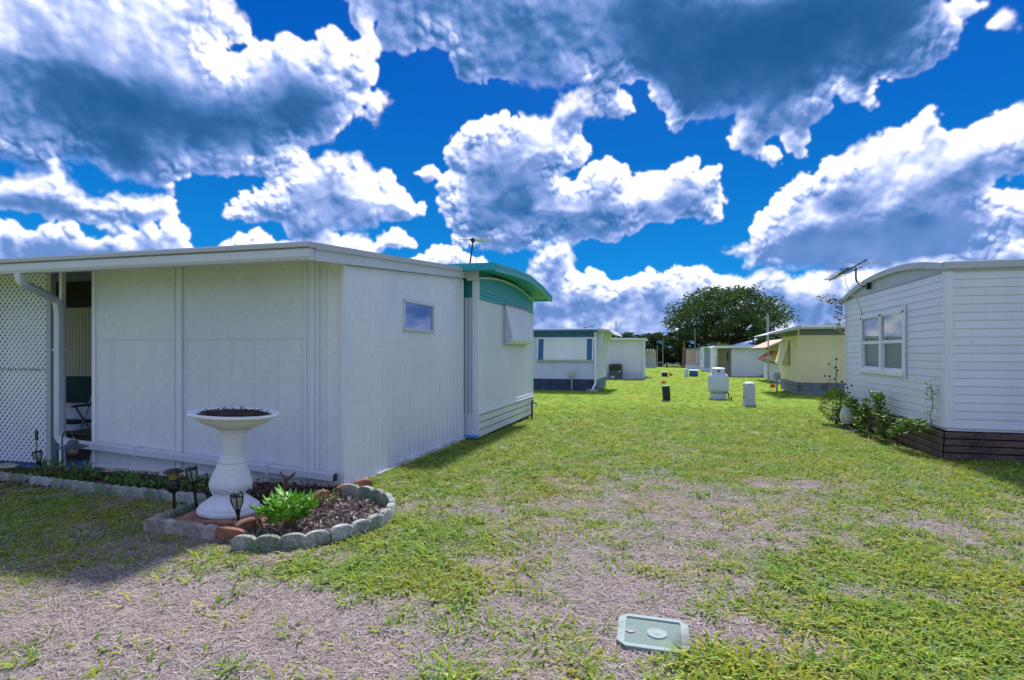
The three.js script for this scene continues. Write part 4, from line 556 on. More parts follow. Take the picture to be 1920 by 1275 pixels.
// ================================================================ utility things on the lawn
{ const b = 21.6, o = thing('propane_tank', 'squat pale blue-grey propane tank standing on the lawn', 'tank', 1.52, groundY(b), b);
  mesh('vessel', lathe([[0, 0.19], [0.2, 0.195], [0.29, 0.22], [0.33, 0.27], [0.345, 0.33], [0.345, 0.74], [0.33, 0.80], [0.28, 0.86], [0.2, 0.89], [0, 0.90]], 40), M.tank, o);
  mesh('foot_ring', new THREE.CylinderGeometry(0.27, 0.28, 0.2, 32, 1, true).translate(0, 0.10, 0), M.tank, o); mesh('weld_seam', new THREE.TorusGeometry(0.346, 0.006, 6, 40).rotateX(Math.PI / 2).translate(0, 0.29, 0), M.steel, o);
  const col = part('collar', o), ring = (y0, y1, t0, t1) => new THREE.CylinderGeometry(0.215, 0.215, y1 - y0, 24, 1, true, t0, t1).translate(0, (y0 + y1) / 2, 0);
  mesh('ring', [ring(0.86, 0.93, 0, Math.PI * 2), ring(1.0, 1.04, 0, Math.PI * 2), ...[0, 1, 2, 3].map((k) => ring(0.93, 1.0, k * Math.PI / 2 + 0.25, 1.05))], M.tank, col); mesh('cap', lathe([[0.225, 1.035], [0.23, 1.05], [0.2, 1.075], [0, 1.09]], 32), M.whiteTrim, col); mesh('valve', bar(V(0, 0.88, 0), V(0, 1.02, 0), 0.04), mat(0.5, 0.4, 0.15, 0.4, { metalness: 0.8 }), col);
  mesh('hose', pipe([V(0.2, 0.25, -0.28), V(0.3, 0.22, -0.33), V(0.33, 0.0, -0.34)], 0.02, 10, 6), M.black, o); mesh('hose_stub', bar(V(0.33, -0.03, -1.2), V(0.32, 0.16, -1.2), 0.022), M.black, o); }
{ const b = 18.5, o = thing('utility_pedestal', 'tall grey cable pedestal with a domed top on the lawn', 'pedestal', 2.16, groundY(b), b, 0.2); mesh('body', [new RoundedBoxGeometry(0.30, 0.66, 0.26, 3, 0.05).translate(0, 0.33, 0)], M.pedestal, o); mesh('dome', new THREE.SphereGeometry(0.155, 24, 8, 0, Math.PI * 2, 0, Math.PI / 2).scale(1, 0.4, 0.86).translate(0, 0.655, 0), M.whiteTrim, o); mesh('skirt', new RoundedBoxGeometry(0.33, 0.12, 0.29, 2, 0.03).translate(0, 0.05, 0), M.pedestal, o); mesh('latch', bb(-0.16, -0.145, 0.22, 0.3, -0.04, 0.04, 0.004), M.black, o); }
{ const b = 19.95, o = thing('dark_pedestal', 'dark green cable pedestal leaning to the left on the lawn', 'pedestal', -0.2, groundY(b), b, 0.15); const lean = (g) => g.rotateZ(0.07); mesh('body', lean(new RoundedBoxGeometry(0.235, 0.46, 0.2, 2, 0.02).translate(0, 0.25, 0)), M.darkGreen, o); mesh('cap', lean(new RoundedBoxGeometry(0.25, 0.04, 0.22, 2, 0.015).translate(0, 0.485, 0)), mat(0.10, 0.14, 0.11, 0.5), o); mesh('base_ring', bb(-0.15, 0.15, 0.0, 0.03, -0.13, 0.13, 0.01), M.concrete, o); }
for (const [a, b, s, l] of [[-0.6, 31, 1, 'orange survey flag in the grass left of the lawn, nearest the dark green pedestal'], [-0.33, 44, 1.25, 'orange survey flag in the grass beside the low dark box'], [4.17, 28.4, 1, 'orange survey flag in the grass by the yellow home']]) { const o = thing('survey_flag', l, 'flag', a, groundY(b), b, 0.3, 'orange survey flags'); mesh('stake', bar(V(0, -0.05, 0), V(0.02, 0.18 * s, 0), 0.006), M.steel, o); const f = new THREE.CircleGeometry(0.11 * s, 7).scale(1.15, 0.8, 1), p = f.attributes.position; for (let i = 0; i < p.count; i++) p.setZ(i, 0.03 * Math.sin(p.getX(i) * 22) ); f.computeVertexNormals(); mesh('pennant', f.translate(0.14 * s, 0.17 * s, 0), M.orange, o); }
{ const b = 46.5, o = thing('low_box', 'low black box with a pale lid in the grass, beside an orange flag', 'box', -0.62, groundY(b), b); mesh('body', bb(-0.22, 0.22, 0, 0.31, -0.2, 0.2, 0.02), M.dark, o); mesh('lid', bb(-0.24, 0.24, 0.312, 0.36, -0.22, 0.22, 0.015), M.blueWall, o); }
{ const b = 47.2, o = thing('water_softener', 'low dark blue drum lying on the lawn beside a white post', 'drum', 1.35, groundY(b), b); mesh('drum', new THREE.CylinderGeometry(0.27, 0.27, 0.62, 20).rotateZ(Math.PI / 2).translate(0.17, 0.27, 0), M.blue, o); mesh('end_cap', [new THREE.CylinderGeometry(0.28, 0.28, 0.03, 20).rotateZ(Math.PI / 2).translate(0.49, 0.27, 0)], M.tank, o); mesh('cradle', bb(-0.1, 0.45, 0, 0.06, -0.2, 0.2), M.steel, o); }
{ const b = 47.1, o = thing('white_post', 'short pale square post beside the dark blue drum', 'post', 0.98, groundY(b), b); mesh('shaft', bb(-0.14, 0.14, 0, 0.54, -0.1, 0.1, 0.01), M.blueWall, o); mesh('cap', bb(-0.16, 0.16, 0.541, 0.58, -0.12, 0.12, 0.01), M.whiteTrim, o); }
for (const [a, b, w, h, l] of [[-2.15, 97, 1.1, 0.7, 'long black bin at the far left of the lawn, beside the tan home'], [1.9, 128 - 6, 1.4, 0.6, 'long black bin before the gabled white home']]) { const o = thing('black_bin', l, 'bin', a, groundY(b), b); mesh('body', bb(-w / 2, w / 2, 0, h, -0.3, 0.3, 0.04), M.dark, o); mesh('lid', bb(-w / 2 - 0.04, w / 2 + 0.04, h + 0.002, h + 0.07, -0.33, 0.33, 0.03), M.black, o); }
for (const [a, b, h, r, l, m] of [[-0.9, 90, 0.55, 0.14, 'small dark post in the far grass', M.darkGreen], [-7.6, 82, 6.5, 0.09, 'pale utility pole rising behind the white annex', M.steel], [9.9, 69, 6.3, 0.09, 'pale utility pole rising above the white cottage', M.steel], [-1.6, 100, 4.6, 0.08, 'pale wooden pole behind the far homes, left of the palm', M.steel], [-2.4, 96, 3.4, 0.07, 'shorter pale pole beside the tan home\'s far corner', M.steel], [3.3, 96, 6.0, 0.08, 'thin pale pole between the palm and the oak', M.steel]]) { const o = thing(h > 1 ? 'utility_pole' : 'short_post', l, h > 1 ? 'pole' : 'post', a, groundY(b), b); mesh('shaft', new THREE.CylinderGeometry(r * 0.8, r, h, 10).translate(0, h / 2, 0), m, o); mesh('cap', new THREE.CylinderGeometry(r * 0.9, r * 0.9, 0.06, 10).translate(0, h + 0.03, 0), M.steel, o); }
antenna('small antenna on the blue-banded home\'s roof', -4.4, 2.35, 30, (o) => { mesh('mast', bar(V(0, -0.2, 0), V(0, 0.42, 0), 0.02), M.black, o); mesh('boom', bar(V(-0.05, 0.30, 0), V(0.35, 0.42, 0), 0.02), M.black, o); });
// ================================================================ trees
function limb(p, q, r, r2) { return bar(p, q, r, r2, 9); }
function tree(name, label, a, b, H, spread, seed, o = {}) {
  const g = groundY(b), t = thing(name, label, 'tree', a, g, b, 0, o.group), rnd = rng(seed), L = new Leaves(), wood = [], base = o.trunk ?? H * 0.34, leaf = o.leaf ?? 0.34, tone = o.tone ?? [0.035, 0.075, 0.018];
  let p = V(0, -0.1, 0); const lean = o.lean ?? 0.3;
  const top = V(lean, base, 0); wood.push(limb(p, V(lean * 0.4, base * 0.5, 0), H * 0.045, H * 0.036), limb(V(lean * 0.4, base * 0.5, 0), top, H * 0.036, H * 0.032));
  const clumps = [];
  const n = o.clumps ?? 34;
  for (let k = 0; k < n; k++) {
    const th = k * 2.39996 + rnd() * 0.5, rr = Math.sqrt((k + 0.5) / n), dome = Math.sqrt(Math.max(0, 1 - rr * rr * 0.92));
    const x = Math.cos(th) * rr * spread, z = Math.sin(th) * rr * spread * 0.8, y = base + (H - base) * ((o.flat ?? 0.12) + (0.88 - (o.flat ?? 0.12)) * dome * (0.72 + rnd() * 0.3)) , s = spread * (o.size ?? 0.23) * (0.75 + rnd() * 0.5);
    clumps.push([x + lean, y, z, s]);
    if (k % 2 === 0) clumps.push([x * 0.8 + lean, base + (y - base) * (0.35 + rnd() * 0.3), z * 0.8, s * 0.85]);
    if (k % 3 === 0 || rr > 0.75) { const e = new THREE.Vector3(x + lean, y - s * 0.2, z), m = top.clone().lerp(e, 0.5).add(new THREE.Vector3(0, -0.05 * H, 0)); wood.push(limb(top, m, H * 0.017, H * 0.011), limb(m, e, H * 0.011, H * 0.004)); }
  }
  const per = o.per ?? 150, d = new THREE.Vector3(), s2 = new THREE.Vector3();
  for (const [x, y, z, s] of clumps) { const bright = 0.75 + rnd() * 0.55, warm = rnd();
    for (let i = 0; i < per; i++) { d.set(rnd() * 2 - 1, rnd() * 2 - 1, rnd() * 2 - 1); if (d.lengthSq() > 1) { i--; continue; } d.multiplyScalar(0.55 + 0.45 * rnd()); const at = new THREE.Vector3(x + d.x * s * 1.15, y + d.y * s * 0.62, z + d.z * s * 1.15);
      const dir = new THREE.Vector3(rnd() * 2 - 1, rnd() * 1.2 - 0.7, rnd() * 2 - 1).normalize(); s2.set(rnd() * 2 - 1, rnd() * 0.6, rnd() * 2 - 1).cross(dir).normalize(); const k = bright * (0.7 + rnd() * 0.6); L.leaf(at, dir, s2, leaf * (0.7 + rnd() * 0.7), leaf * (0.45 + rnd() * 0.3), 0.15, [tone[0] * k * (1 + warm * 0.5), tone[1] * k, tone[2] * k]); } }
  mesh('trunk', wood, M.bark, t); const c = new THREE.Mesh(L.build(), M.leafy); c.name = 'crown'; c.castShadow = c.receiveShadow = true; t.add(c); return t;
}
tree('oak_tree', 'large spreading oak rising behind the big white home', 9.0, 101, 14.0, 9.0, 3, { clumps: 60, per: 170, leaf: 0.46, lean: -0.6, trunk: 3.6, flat: 0.10, tone: [0.07, 0.15, 0.03] });
const TL = 'dark leafy trees along the far end';
tree('leafy_tree', 'dark round leafy tree left of the far homes, rightmost of the low pair', -3.6, 109, 6.6, 4.4, 11, { clumps: 22, per: 150, leaf: 0.42, trunk: 1.8, group: TL, tone: [0.05, 0.115, 0.028] });
tree('leafy_tree', 'dark leafy tree rising just behind the blue-banded home\'s roof end', -8.6, 107, 6.9, 4.2, 12, { clumps: 22, per: 140, leaf: 0.42, trunk: 1.6, group: TL, tone: [0.05, 0.115, 0.028] });
tree('leafy_tree', 'bushy green tree at the big oak\'s left foot', 1.6, 106, 7.6, 3.4, 13, { clumps: 22, per: 150, leaf: 0.42, trunk: 1.4, group: TL, tone: [0.06, 0.13, 0.03] });
tree('leafy_tree', 'dark low tree at the big oak\'s right foot, above the white cottage', 18.0, 108, 6.4, 5.5, 14, { clumps: 26, per: 150, leaf: 0.44, trunk: 1.2, group: TL, tone: [0.045, 0.10, 0.028] });
tree('leafy_tree', 'small far tree just over the yellow home\'s roof', 34.2, 146, 9.6, 4, 15, { clumps: 16, per: 130, leaf: 0.5, trunk: 5, group: TL, tone: [0.05, 0.11, 0.03] });
tree('round_bush', 'bright green rounded bush under the big oak', 6.6, 90, 4.2, 2.9, 16, { clumps: 26, per: 190, leaf: 0.26, trunk: 0.5, flat: 0.02, size: 0.3, tone: [0.10, 0.22, 0.025] });
for (const [a, b, h, s, k, l] of [[-4.2, 112, 3.6, 4.4, 21, 'dark hedge mass behind the tan home'], [2.4, 114, 3.8, 4.4, 22, 'dark hedge mass behind the pinkish home'], [12.5, 113, 3.8, 5, 23, 'dark hedge mass under the big oak'], [-11, 112, 3.6, 4.4, 24, 'dark hedge mass behind the white annex']]) tree('hedge', l, a, b, h, s, k, { clumps: 26, per: 120, leaf: 0.42, trunk: 0.4, flat: 0.05, size: 0.28, tone: [0.018, 0.045, 0.014], group: 'dark hedges along the far end' });
{ // palm
  const b = 97, o = thing('palm_tree', 'slim palm with a reddish trunk between the far homes and the oak', 'tree', 1.55, groundY(b), b), rnd = rng(8), L = new Leaves();
  mesh('trunk', [bar(V(0, 0, 0), V(0.15, 2.2, 0), 0.26, 0.2, 10), bar(V(0.15, 2.2, 0), V(0.2, 4.6, 0), 0.2, 0.17, 10)], M.clayPale, o);
  for (let k = 0; k < 26; k++) { const th = k * 2.4, el = 1.1 - k * 0.075; for (let i = 0; i < 12; i++) { const t = i / 12, r = t * 1.9, at = new THREE.Vector3(0.2 + Math.cos(th) * r * Math.cos(el), 4.6 + r * Math.sin(el) - t * t * 0.9, Math.sin(th) * r * Math.cos(el)); for (const s of [-1, 1]) { const dir = new THREE.Vector3(Math.cos(th + s * 0.9), -0.35, Math.sin(th + s * 0.9)).normalize(); const q = 0.7 + rnd() * 0.5; L.leaf(at, dir, new THREE.Vector3(0, 1, 0).cross(dir).normalize(), 0.55 * (1.1 - t * 0.6), 0.09, 0.3, [0.045 * q, 0.085 * q, 0.025 * q]); } } }
  const c = new THREE.Mesh(L.build(), M.leafy); c.name = 'crown'; c.castShadow = c.receiveShadow = true; o.add(c);
}
// ================================================================ planting bed by the porch
{
  const bedMesh = (pts, y) => { const s = poly(pts.map(([a, b]) => [a, b])); return new THREE.ShapeGeometry(s).rotateX(-Math.PI / 2).translate(0, y, 0); };
  const soil = [[-9.5, 5.66], [-9.5, 4.98], [-7.4, 4.93], [-5.6, 4.76], [-4.3, 4.70], [-4.22, 3.92], [-3.45, 3.86], [-3.2, 3.72], [-2.8, 3.82], [-2.5, 4.1], [-2.44, 4.5], [-2.6, 4.95], [-2.9, 5.25], [-3.2, 5.6], [-3.44, 5.66]];
  const m = new THREE.Mesh(metric(bedMesh(soil, 0.012)), M.soil); m.name = 'flower_bed'; m.receiveShadow = true; scene.add(structure(m));
  // bark chips and leaf litter
  const r = rng(71), chips = (seed, n, tones, area, len) => { const L = new Leaves(), q = rng(seed); let k = 0; while (k < n) { const [a, b] = area(q); if (!a) continue; k++; const dir = new THREE.Vector3(q() * 2 - 1, (q() - 0.4) * 0.7, q() * 2 - 1).normalize(), sd = new THREE.Vector3(0, 1, 0).cross(dir).normalize().applyAxisAngle(dir, (q() - 0.5) * 1.6), t = tones[Math.floor(q() * tones.length)], w = 0.7 + q() * 0.6, l = len * (0.5 + q()); L.leaf(V(a, 0.018 + q() * 0.018, b), dir, sd, l, l * (0.25 + q() * 0.3), 0.1, t.map((x) => x * w)); } return L.build(); };
  const inRing = (q) => { const a = -3.22 + (q() * 2 - 1) * 0.76, b = 4.5 + (q() * 2 - 1) * 0.78; return (a + 3.22) ** 2 + (b - 4.5) ** 2 < 0.56 && a > -3.38 + (b - 4.5) * 0.05 ? [a, b] : [0, 0]; };
  const inStrip = (q) => { const a = -9.3 + q() * 5.9, b = 4.75 + q() * 0.9; return [a, b]; }, inNook = (q) => [-4.25 + q() * 0.85, 3.9 + q() * 1.7];
  const mul = new THREE.Mesh(chips(81, 2600, [[0.28, 0.22, 0.20], [0.20, 0.15, 0.14], [0.36, 0.29, 0.26], [0.14, 0.10, 0.10]], inRing, 0.05), mat(1, 1, 1, 0.9, { vertexColors: true })); mul.name = 'bark_mulch'; scene.add(stuff(mul));
  const lit = new THREE.Mesh(mergeGeometries([chips(82, 1700, [[0.06, 0.04, 0.035], [0.11, 0.07, 0.055], [0.16, 0.11, 0.09], [0.035, 0.025, 0.022]], inStrip, 0.06), chips(83, 900, [[0.06, 0.04, 0.035], [0.11, 0.07, 0.055], [0.18, 0.12, 0.10]], inNook, 0.055)]), mat(1, 1, 1, 0.9, { vertexColors: true })); lit.name = 'leaf_litter'; scene.add(stuff(lit));
  // low weeds along the wall
  const weeds = (q) => { const a = -7.6 + q() * 3.0, b = 5.0 + q() * 0.42; return noise2(a * 3, b * 5) > -0.05 ? [a, b] : [0, 0]; };
  { const L = new Leaves(), q = rng(91); let k = 0; while (k < 1500) { const [a, b] = weeds(q); if (!a) continue; k++; const th = q() * 6.28, dir = new THREE.Vector3(Math.cos(th), 0.25 + q() * 0.7, Math.sin(th)).normalize(), t = 0.7 + q() * 0.6; L.leaf(V(a, 0.015 + q() * 0.07, b), dir, new THREE.Vector3(0, 1, 0).cross(dir).normalize(), 0.028 + q() * 0.03, 0.02 + q() * 0.015, 0.2, [0.09 * t, 0.20 * t, 0.025 * t]); } const w = new THREE.Mesh(L.build(), M.leafy); w.name = 'ground_cover'; w.castShadow = true; scene.add(stuff(w)); }
}
// scalloped edging: path(s) gives a point and the outward side
function scallop(path, len, n, h, thick, seed) {
  const S = n * 8, pos = [], idx = [], r = rng(seed), prof = [[-0.5, -0.03], [-0.5, -0.004], [-0.42, 0], [0.42, 0], [0.5, -0.004], [0.5, -0.03]], o = r() * 9;
  for (let i = 0; i <= S; i++) {
    const u = i / S, f = (u * n) % 1, ph = i % 8 === 0 ? 0 : f, top = h - 0.032 * (1 - Math.sqrt(Math.max(0, 1 - (2 * ph - 1) ** 2 * 0.98))) * 1.0, { p, side } = path(u * len);
    const pts = [[-0.5, -0.04], [-0.5, top - 0.012], [-0.40, top], [0.40, top], [0.5, top - 0.012], [0.5, -0.04]];
    for (const [s, y] of pts) { const j = 0.003 * noise2(u * 31 + o, s * 9 + y * 40); pos.push(p.x + side.x * (s * thick + j), y + 0.002 * noise2(u * 50 + o, s * 7), p.z + side.z * (s * thick + j)); }
  }
  for (let i = 0; i < S; i++) for (let k = 0; k < 5; k++) { const a = i * 6 + k; idx.push(a, a + 6, a + 7, a, a + 7, a + 1); }
  for (const e of [0, S]) for (let k = 1; k < 5; k++) idx.push(e * 6, e * 6 + k, e * 6 + k + 1);
  const g = new THREE.BufferGeometry(); g.setAttribute('position', new THREE.Float32BufferAttribute(pos, 3)); g.setIndex(idx); const f = g.toNonIndexed(); f.computeVertexNormals(); return f;
}
function edging(name, label, p0, p1, n, h, material, seed, group, thick = 0.055) {          // straight block
  const A = V(p0[0], 0, p0[1]), B = V(p1[0], 0, p1[1]), d = B.clone().sub(A), len = d.length(), side = new THREE.Vector3(-d.z, 0, d.x).normalize(), W = site(name, label, 'edging', (p0[0] + p1[0]) / 2, 0, (p0[1] + p1[1]) / 2, group);
  mesh('block', scallop((s) => ({ p: A.clone().addScaledVector(d, s / len), side }), len, n, h, thick, seed), material, W);
}
function edgingArc(name, label, c, r, t0, t1, n, h, material, seed, group) {                 // curved block, angles from +a towards +b
  const len = Math.abs(t1 - t0) * r, tm = (t0 + t1) / 2, W = site(name, label, 'edging', c[0] + Math.cos(tm) * r, 0, c[1] + Math.sin(tm) * r, group);
  mesh('block', scallop((s) => { const t = lerp(t0, t1, s / len), x = Math.cos(t), y = Math.sin(t); return { p: V(c[0] + x * r, 0, c[1] + y * r), side: new THREE.Vector3(x, 0, -y) }; }, len, n, h, 0.062, seed), material, W);
}
{
  const row = [[-8.75, 5.02], [-7.40, 4.93], [-5.65, 4.765], [-4.36, 4.69]], at = (s) => { for (let i = 0; i < 3; i++) { const l = Math.hypot(row[i + 1][0] - row[i][0], row[i + 1][1] - row[i][1]); if (s <= l || i === 2) return [lerp(row[i][0], row[i + 1][0], s / l), lerp(row[i][1], row[i + 1][1], s / l)]; s -= l; } };
  for (let k = 0; k < 7; k++) edging('edging_block', 'mossy grey scalloped concrete edging in the straight row along the porch bed', at(k * 0.627 + 0.006), at(k * 0.627 + 0.62), 5, 0.115, k % 3 ? M.mossy : M.concrete, 100 + k, 'straight row of scalloped edging blocks');
  edging('edging_block', 'mossy scalloped concrete edging running back from the bed\'s front corner, left of the birdbath', [-4.235, 3.98], [-4.28, 4.62], 5, 0.11, M.mossy, 120);
  edging('edging_block', 'brownish grey scalloped concrete edging at the bed\'s front, before the birdbath', [-4.215, 3.90], [-3.45, 3.83], 5, 0.125, M.concreteGrey, 121, undefined, 0.07);
  const C = [-3.22, 4.5], R = 0.835;
  edgingArc('edging_block', 'mossy curved scalloped concrete edging before the leafy green plant', C, R, -1.50, -0.66, 4, 0.13, M.mossy, 130);
  edgingArc('edging_block', 'pale curved scalloped concrete edging at the round bed\'s right side', C, R, -0.64, 0.40, 5, 0.14, M.concrete, 131);
  edgingArc('edging_block', 'grey-green curved scalloped concrete edging at the round bed\'s back', C, R, 0.42, 1.62, 5, 0.14, M.mossy, 132);
  edgingArc('clay_edging', 'reddish scalloped clay edging before the birdbath, beside the front solar torch', [-3.35, 4.05], 0.22, -2.3, -1.0, 1, 0.12, M.clay, 140);
  const cl = [[[-3.42, 3.99], [-3.36, 4.20], 'nearest the leafy plant\'s left'], [[-3.38, 4.56], [-3.40, 4.78], 'first one behind the leafy plant'], [[-3.40, 4.79], [-3.39, 5.0], 'middle one behind the leafy plant'], [[-3.39, 5.01], [-3.36, 5.21], 'last one before the round bed\'s back block'], [[-3.34, 5.36], [-3.24, 5.52], 'left one by the porch corner'], [[-3.235, 5.525], [-3.13, 5.68], 'right one by the porch corner']];
  cl.forEach(([p, q, l], k) => edging('clay_edging', `red clay scalloped edging brick, ${l}`, p, q, 1, 0.115 + (k === 5 ? 0.02 : 0), k % 2 ? M.clay : M.clayPale, 150 + k, 'red clay edging bricks', 0.07));
  { const o = thing('paver_slab', 'flat terracotta paving slab under the birdbath', 'paver', -3.80, 0.0, 4.38, 0.22); mesh('slab', new RoundedBoxGeometry(0.80, 0.05, 0.56, 2, 0.008).translate(0, 0.03, 0), M.clayPale, o); }
}
{ // birdbath, leaning a little to the right
  const o = thing('birdbath', 'white concrete birdbath on a baluster pedestal, filled with soil, before the porch', 'birdbath', -3.86, 0.055, 4.43); o.rotation.z = -0.055; o.rotation.x = -0.01;
  mesh('pedestal_foot', lathe([[0, 0], [0.262, 0], [0.266, 0.01], [0.266, 0.034], [0.258, 0.042], [0.248, 0.044], [0.25, 0.06], [0.235, 0.075], [0.215, 0.085], [0.20, 0.10], [0.16, 0.13], [0.13, 0.155], [0.118, 0.172]], 56), M.bath, o);
  const col = mesh('pedestal_shaft', lathe([[0.118, 0.172], [0.128, 0.18], [0.155, 0.20], [0.176, 0.225], [0.181, 0.25], [0.176, 0.28], [0.158, 0.33], [0.138, 0.38], [0.12, 0.425], [0.112, 0.44], [0.119, 0.447], [0.121, 0.457], [0.113, 0.466], [0.103, 0.475], [0.099, 0.52], [0.098, 0.60], [0.100, 0.66], [0.108, 0.70], [0.122, 0.728], [0.142, 0.745], [0.145, 0.755], [0, 0.756]], 56), M.bath, o);
  // a raised floral relief round the belly
  { const r = rng(4), gs = []; for (let k = 0; k < 26; k++) { const t = k / 26 * 6.283, y = 0.24 + 0.05 * Math.sin(t * 5) + r() * 0.02, R = 0.172 - Math.max(0, y - 0.25) * 0.33; gs.push(new THREE.SphereGeometry(0.022, 8, 6).scale(1, 0.6, 0.35).rotateZ(r() * 3).translate(0, 0, R).rotateY(t).translate(0, y, 0)); } mesh('relief', gs, M.bath, o); }
  const basin = mesh('basin', lathe([[0, 0.757], [0.15, 0.757], [0.165, 0.762], [0.20, 0.775], [0.27, 0.805], [0.315, 0.84], [0.335, 0.862], [0.375, 0.868], [0.383, 0.876], [0.383, 0.888], [0.376, 0.896], [0.355, 0.897], [0.338, 0.885], [0.29, 0.86], [0.1, 0.83], [0, 0.825]], 64), M.bath, o);
  { const L = new Leaves(), q = rng(17); const s = lathe([[0.31, 0.872], [0.27, 0.889], [0.15, 0.896], [0.0, 0.895]], 32); const sm = mesh('soil', s, M.soil, basin); for (let k = 0; k < 500; k++) { const t = q() * 6.28, r = Math.sqrt(q()) * 0.28, d = new THREE.Vector3(q() - 0.5, (q() - 0.5) * 0.25, q() - 0.5).normalize(); L.leaf(new THREE.Vector3(Math.cos(t) * r, 0.892 + q() * 0.008, Math.sin(t) * r), d, new THREE.Vector3(0, 1, 0).cross(d).normalize(), 0.02 + q() * 0.03, 0.012, 0, q() > 0.96 ? [0.08, 0.15, 0.02] : [0.07, 0.05, 0.045].map((x) => x * (0.5 + q()))); } const c = new THREE.Mesh(L.build(), mat(1, 1, 1, 0.9, { vertexColors: true })); c.name = 'soil_litter'; basin.add(c); }
}
// solar garden lights
function torch(label, a, b, h, tilt, tiltX = 0) {
  const o = thing('solar_torch', label, 'garden light', a, 0, b, 0.3); o.rotation.z = tilt; o.rotation.x = tiltX; const y = h - 0.13;
  mesh('stake', [bar(V(0, -0.06, 0), V(0, y, 0), 0.011, 0.013, 8), bar(V(0, y - 0.05, 0), V(0, y, 0), 0.013, 0.024, 12)], M.black, o);
  mesh('lamp_glass', lathe([[0.02, y], [0.034, y + 0.03], [0.042, y + 0.065], [0.043, y + 0.09], [0.037, y + 0.115]], 20), mat(0.30, 0.31, 0.27, 0.15), o);
  for (let k = 0; k < 5; k++) { const t = k / 5 * 6.283, c = Math.cos(t), s = Math.sin(t); mesh('cage_rib', pipe([V(c * 0.02, y, s * 0.02), V(c * 0.040, y + 0.045, s * 0.040), V(c * 0.049, y + 0.09, s * 0.049), V(c * 0.044, y + 0.135, s * 0.044)], 0.0055, 10, 5), M.black, o); }
  mesh('cage_ring', [new THREE.TorusGeometry(0.046, 0.006, 6, 24).rotateX(Math.PI / 2).translate(0, y + 0.112, 0)], M.black, o); mesh('solar_cap', lathe([[0.044, y + 0.105], [0.043, y + 0.122], [0.03, y + 0.127], [0, y + 0.127]], 20), M.black, o);
}
torch('black solar torch light leaning beside the pagoda light, left of the birdbath', -4.20, 4.42, 0.44, 0.13); torch('black solar torch light in front of the birdbath, above the clay edging', -3.44, 4.06, 0.33, 0.05, 0.02); torch('black solar torch light standing before the lattice', -7.18, 5.22, 0.33, 0.22);
{ const o = thing('pagoda_light', 'black pagoda solar light with yellow lens rings, left of the birdbath', 'garden light', -4.31, 0, 4.27, 0.2); o.rotation.z = 0.02;
  mesh('stake', [bar(V(0, -0.05, 0), V(0, 0.23, 0), 0.013, 0.013, 8)], M.black, o); mesh('lower_housing', lathe([[0, 0.225], [0.025, 0.23], [0.048, 0.25], [0.052, 0.27], [0.054, 0.31], [0.046, 0.345], [0.03, 0.352], [0, 0.352]], 24), M.black, o); mesh('lens', lathe([[0.036, 0.352], [0.038, 0.36], [0.038, 0.405], [0.036, 0.41]], 20), M.amber, o);
  for (const y of [0.362, 0.377, 0.392]) mesh('lens_ring', new THREE.TorusGeometry(0.044, 0.004, 6, 24).rotateX(Math.PI / 2).translate(0, y, 0), mat(0.06, 0.05, 0.02, 0.4), o); mesh('roof_cap', lathe([[0.035, 0.408], [0.085, 0.412], [0.088, 0.42], [0.055, 0.44], [0.04, 0.446], [0, 0.447]], 12), M.black, o); }
{ const o = thing('shepherd_hook', 'thin black shepherd\'s hook planted before the doorway', 'hook', -6.95, 0, 5.27); mesh('rod', pipe([V(0, -0.05, 0), V(0, 0.2, 0), V(0, 0.46, 0), V(0.02, 0.53, 0), V(0.09, 0.56, 0), V(0.155, 0.53, 0), V(0.165, 0.49, 0)], 0.008, 40, 6), M.black, o);
  const l = thing('hanging_lantern', 'small lantern with a wide dark shade hanging from the shepherd\'s hook', 'lantern', -6.785, 0.28, 5.27); mesh('shade', lathe([[0.16, 0.09], [0.155, 0.096], [0.06, 0.13], [0.055, 0.165], [0.05, 0.17], [0, 0.171]], 24), mat(0.05, 0.07, 0.10, 0.4), l); mesh('globe', lathe([[0, 0], [0.03, 0.003], [0.05, 0.03], [0.052, 0.06], [0.045, 0.095]], 20), M.clear, l); mesh('bulb', new THREE.SphereGeometry(0.022, 12, 8).translate(0, 0.05, 0), M.amber, l); mesh('hanger', [bar(V(-0.04, 0.165, 0), V(0, 0.215, 0), 0.004), bar(V(0.04, 0.165, 0), V(0, 0.215, 0), 0.004)], M.steel, l); }
{ const o = thing('garden_rod', 'thin black garden rod standing before the lattice', 'rod', -7.30, 0, 5.24); mesh('shaft', bar(V(0, -0.04, 0), V(-0.015, 0.58, 0), 0.006, 0.005, 6), M.black, o); mesh('clip', bb(-0.03, 0.005, 0.44, 0.55, -0.008, 0.008, 0.004), M.black, o); }
{ const o = thing('spot_lamp', 'small fallen garden spot lamp with a clear head and yellow stem, by the lattice', 'garden light', -7.62, 0.04, 5.12, 0.3); mesh('head', new THREE.SphereGeometry(0.085, 20, 10).scale(1.5, 0.45, 1).translate(0, 0.09, 0), M.clear, o); mesh('stem', lathe([[0.0, -0.03], [0.02, -0.02], [0.045, 0.05], [0.05, 0.065]], 16), M.amber, o); mesh('cord', pipe([V(-0.1, 0.08, 0), V(-0.25, 0.07, 0.02), V(-0.6, 0.03, -0.05)], 0.028, 16, 8), M.dirtyWhite, o); mesh('reflector', lathe([[0, 0.05], [0.06, 0.06], [0.09, 0.085]], 16), M.aluminium, o); }
